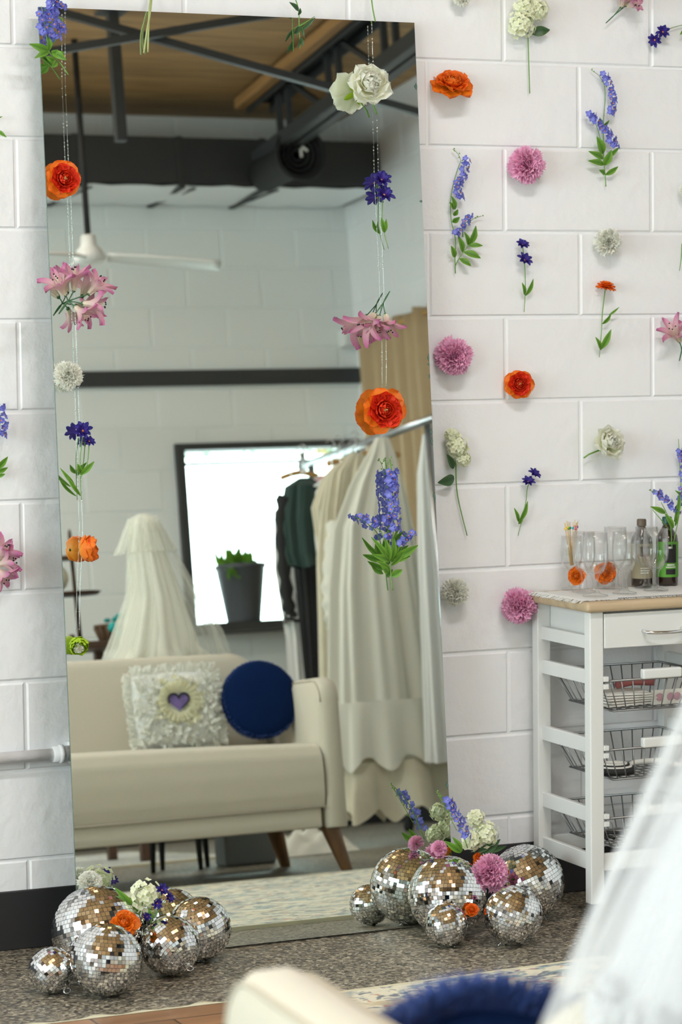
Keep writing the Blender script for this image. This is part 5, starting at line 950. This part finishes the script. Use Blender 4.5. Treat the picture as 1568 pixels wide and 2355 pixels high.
# curtain on the east wall
r=root('curtain',(XR-.06,-5.9,.35),0,'tan gathered curtain hanging on the side wall behind the rack','curtain')
mb=MB(); mb.grid(lambda u,v:(V((-.022*math.sin(v*95)-.012*math.sin(v*41+1)-.01,-.68+1.9*v,2.13*(1-u)+.008*math.sin(v*60))),0),16,300); mb.build('cloth','curtain',r,solid=.002)
mb=MB(); mb.tube([(0,-.72,2.10),(0,1.26,2.10)],.012,10); mb.build('rod','hanger',r)
# ------------------------------------------------------------------ window planter, bin, tiered stand
r=root('window_planter',(1.965,YF+.10,WZ0+.05),0,'dark grey tapered planter with green herbs on the window sill','planter')
mb=MB(); mb.lathe([(0,0),(.083,0),(.085,.005),(.122,.262),(.128,.265),(.128,.285),(.114,.285),(.112,.262),(0,.255)],n=32); mb.build('pot','greyd',r)
mb=MB(); rr=random.Random(5)
for k in range(90):
    a=rr.uniform(0,6.28); q=rr.uniform(0,.09); b_=V((q*math.cos(a)-.02,q*math.sin(a),.26)); leafblade(mb,b_,b_+V((rr.uniform(-.05,.04),rr.uniform(-.04,.04),rr.uniform(.03,.12))),.026,rr)
for k in range(14):
    b_=V((-.09+rr.uniform(-.02,.02),.09,.26)); leafblade(mb,b_,b_+V((rr.uniform(-.03,.03),.03,-rr.uniform(.0,.06))),.016,rr)
mb.build('herbs','leaf',r)
plain('sill',(2.2,YF+.09,WZ0+.025),(1.0,.24,.045),'dark',st=True).name='trim_3'
r=root('grey_bin',(.755,-3.93,0),.09,'grey plastic bin on the floor behind the sofa','bin')
mb=MB(); mb.box((0,0,.115),(.20,.15,.23)); mb.build('body','bin',r,smooth=False,bevel=.012,seg=3)
mb=MB(); mb.box((0,0,.235),(.215,.165,.018)); mb.build('rim','bin',r,smooth=False,bevel=.006)
r=root('display_table',(.30,-5.0,.0095),0,'dark side table far behind the sofa holding a tiered stand','table')
mb=MB(); mb.box((0,0,.89),(.8,.45,.03)); mb.build('tabletop','bronze',r,smooth=False,bevel=.004)
for (x,y) in ((-.37,-.2),(.37,-.2),(-.37,.2),(.37,.2)):
    mb=MB(); mb.box((x,y,.4375),(.035,.035,.875)); mb.build('leg','bronze',r,smooth=False)
r=root('tiered_stand',(.49,-5.0,.916),0,'bronze two-tier stand with a finial on the display table','stand')
mb=MB(); mb.lathe([(0,0),(.07,0),(.07,.008),(.015,.02),(.010,.04)],n=20); mb.build('base','bronze',r)
mb=MB(); mb.tube([(.035,0,.01),(.02,0,.42)],.010,10,r2=.008); mb.ball((.02,0,.45),.014,10,sq=(.6,.6,2)); mb.build('pole','bronze',r)
for z,rd in ((.20,.135),(.35,.085)):
    mb=MB(); mb.lathe([(0,z),(rd*.9,z),(rd,z+.012),(rd*.95,z+.012),(rd*.85,z+.005),(0,z+.005)],n=32); mb.build('tray','bronze',r)
mb=MB(); mb.ball((0,0,0),.07,16,sq=(1,1,.9)); thing_mesh('cream_hat',mb,'cream','rounded cream hat on the lower tray of the bronze stand','hat',(.42,-5.0,1.19))
mb=MB(); mb.lathe([(0,0),(.075,0),(.08,.05),(.075,.10),(0,.10)],n=20); thing_mesh('cream_tin',mb,'cream','cream round box under the tray of the bronze stand','box',(.36,-5.10,.918))
mb=MB(); rr=random.Random(9)
for k in range(16): mb.tube([(.07*math.cos(2*PI*k/16),.07*math.sin(2*PI*k/16),0),(.095*math.cos(2*PI*k/16),.095*math.sin(2*PI*k/16),.06)],.006,6)
mb.lathe([(0,0),(.072,0),(.09,.06),(.097,.062),(.097,.07),(.085,.066),(.066,.006)],n=24); thing_mesh('wicker_basket',mb,'wicker','small dark wicker basket of trinkets on the display table','basket',(.665,-4.93,.916))
mb=MB()
for k in range(8): mb.ball((rr.uniform(-.05,.05),rr.uniform(-.04,.04),.05+rr.uniform(0,.03)),.016,8,sq=(1,1,.6))
thing_mesh('teal_scarf',mb,'teal','crumpled teal cloth in the wicker basket','scarf',(.665,-4.93,.950))
mb=MB(); mb.ball((0,0,0),.022,10); mb.ball((.02,.02,-.03),.018,10); thing_mesh('teal_trinket',mb,'teal','small teal trinket beside the wicker basket','trinket',(.60,-4.80,.966))
# ------------------------------------------------------------------ outside greenery behind the far window
for i,(x,y,s,lab) in enumerate(((1.2,-9.6,1.0,'sunlit leafy tree outside the window, left one'),(4.2,-10.6,1.5,'sunlit leafy tree outside the window, farther right one'))):
    r=root('garden_tree',(x,y,-.3),0,lab,'tree'); mb=MB(); mb.tube([(0,0,0),(.05,0,1.2*s),(0,.05,2.2*s)],.09,8,r2=.04); mb.build('trunk','bamboo',r); mb=MB(); rr=random.Random(i)
    for k in range(1500):
        a=rr.uniform(0,6.28); z=rr.uniform(-1,1); q=math.sqrt(1-z*z)*rr.uniform(.5,1); c=V((q*math.cos(a),q*math.sin(a),z))*1.1*s+V((0,0,2.4*s)); F=frame((rr.uniform(-1,1),rr.uniform(-1,1),rr.uniform(-1,1))); w=.05
        mb.add([c-F[0]*w*.5,c+F[1]*w,c+F[0]*w*.5,c-F[1]*w],[(0,1,2,3)])
    mb.build('foliage','foliage',r,smooth=False)
# ------------------------------------------------------------------ light
def area(name,locn,rot,sx,sy,power,col):
    l=bpy.data.lights.new(name,'AREA'); l.shape='RECTANGLE'; l.size=sx; l.size_y=sy; l.energy=power; l.color=col
    o=bpy.data.objects.new(name,l); COL.objects.link(o); o.location=locn; o.rotation_euler=rot; return o
PW=DATA.get('pw',1)
area('window_daylight',(XL-.12,-4.5,1.8),(0,-rad(90),0),1.8,2.2,112,(.90,.95,1.0))
area('window_daylight',(XL-.12,-1.8,1.8),(0,-rad(90),0),1.8,2.2,112,(.90,.95,1.0))
area('window_daylight',(2.2,YF-.16,1.48),(rad(90),0,0),.9,.85,14,(.85,.95,1.0))
for i,(x,y) in enumerate(((-3.4,-2.25),(-.6,-2.25),(-3.4,-4.6),(-.6,-4.9))):
    area('strip_light',(x,y,ZC-.24),(0,0,0),1.14,.14,(8,39,10,30)[i],(.945,.97,1)); area('added_ceiling_fill',(x,y,ZC-.15),(PI,0,0),1.14,.14,(14,24,44,62)[i],(1,.97,.92))  # upward lights are added fill to brighten the ceiling and the wall above the duct
w=bpy.data.worlds.new('sky'); SC.world=w; w.use_nodes=True; bg=w.node_tree.nodes['Background']; bg.inputs[0].default_value=(.82,.97,.98,1); bg.inputs[1].default_value=3.2
# ------------------------------------------------------------------ camera
cd=bpy.data.cameras.new('camera'); cam=bpy.data.objects.new('camera',cd); COL.objects.link(cam); SC.camera=cam
rx=V((.9190197662121418,-.39404228365785343,-.01154764049856498)); uy=V((.03588625842515242,.05445385865822574,.9978712109954236)); fz=V((.39257463719351954,.9174777686499732,-.06418487567521457))
Mx=Matrix(((rx.x,uy.x,-fz.x,-2.9023788),(rx.y,uy.y,-fz.y,-5.7573695),(rx.z,uy.z,-fz.z,1.3675667),(0,0,0,1))); cam.matrix_world=Mx
cd.sensor_fit='VERTICAL'; cd.sensor_height=36.0; cd.lens=36.0*6099.25/2355; cd.clip_start=.05; cd.clip_end=100
cd.dof.use_dof=True; cd.dof.focus_distance=6.02; cd.dof.aperture_fstop=5.0
SC.view_settings.view_transform='Standard'; SC.view_settings.look='None'; SC.view_settings.gamma=1; SC.view_settings.exposure=0.02; SC.view_settings.use_curve_mapping=False
SC.cycles.max_bounces=10; SC.cycles.transparent_max_bounces=24; SC.cycles.glossy_bounces=6; SC.cycles.transmission_bounces=10; SC.cycles.sample_clamp_indirect=6
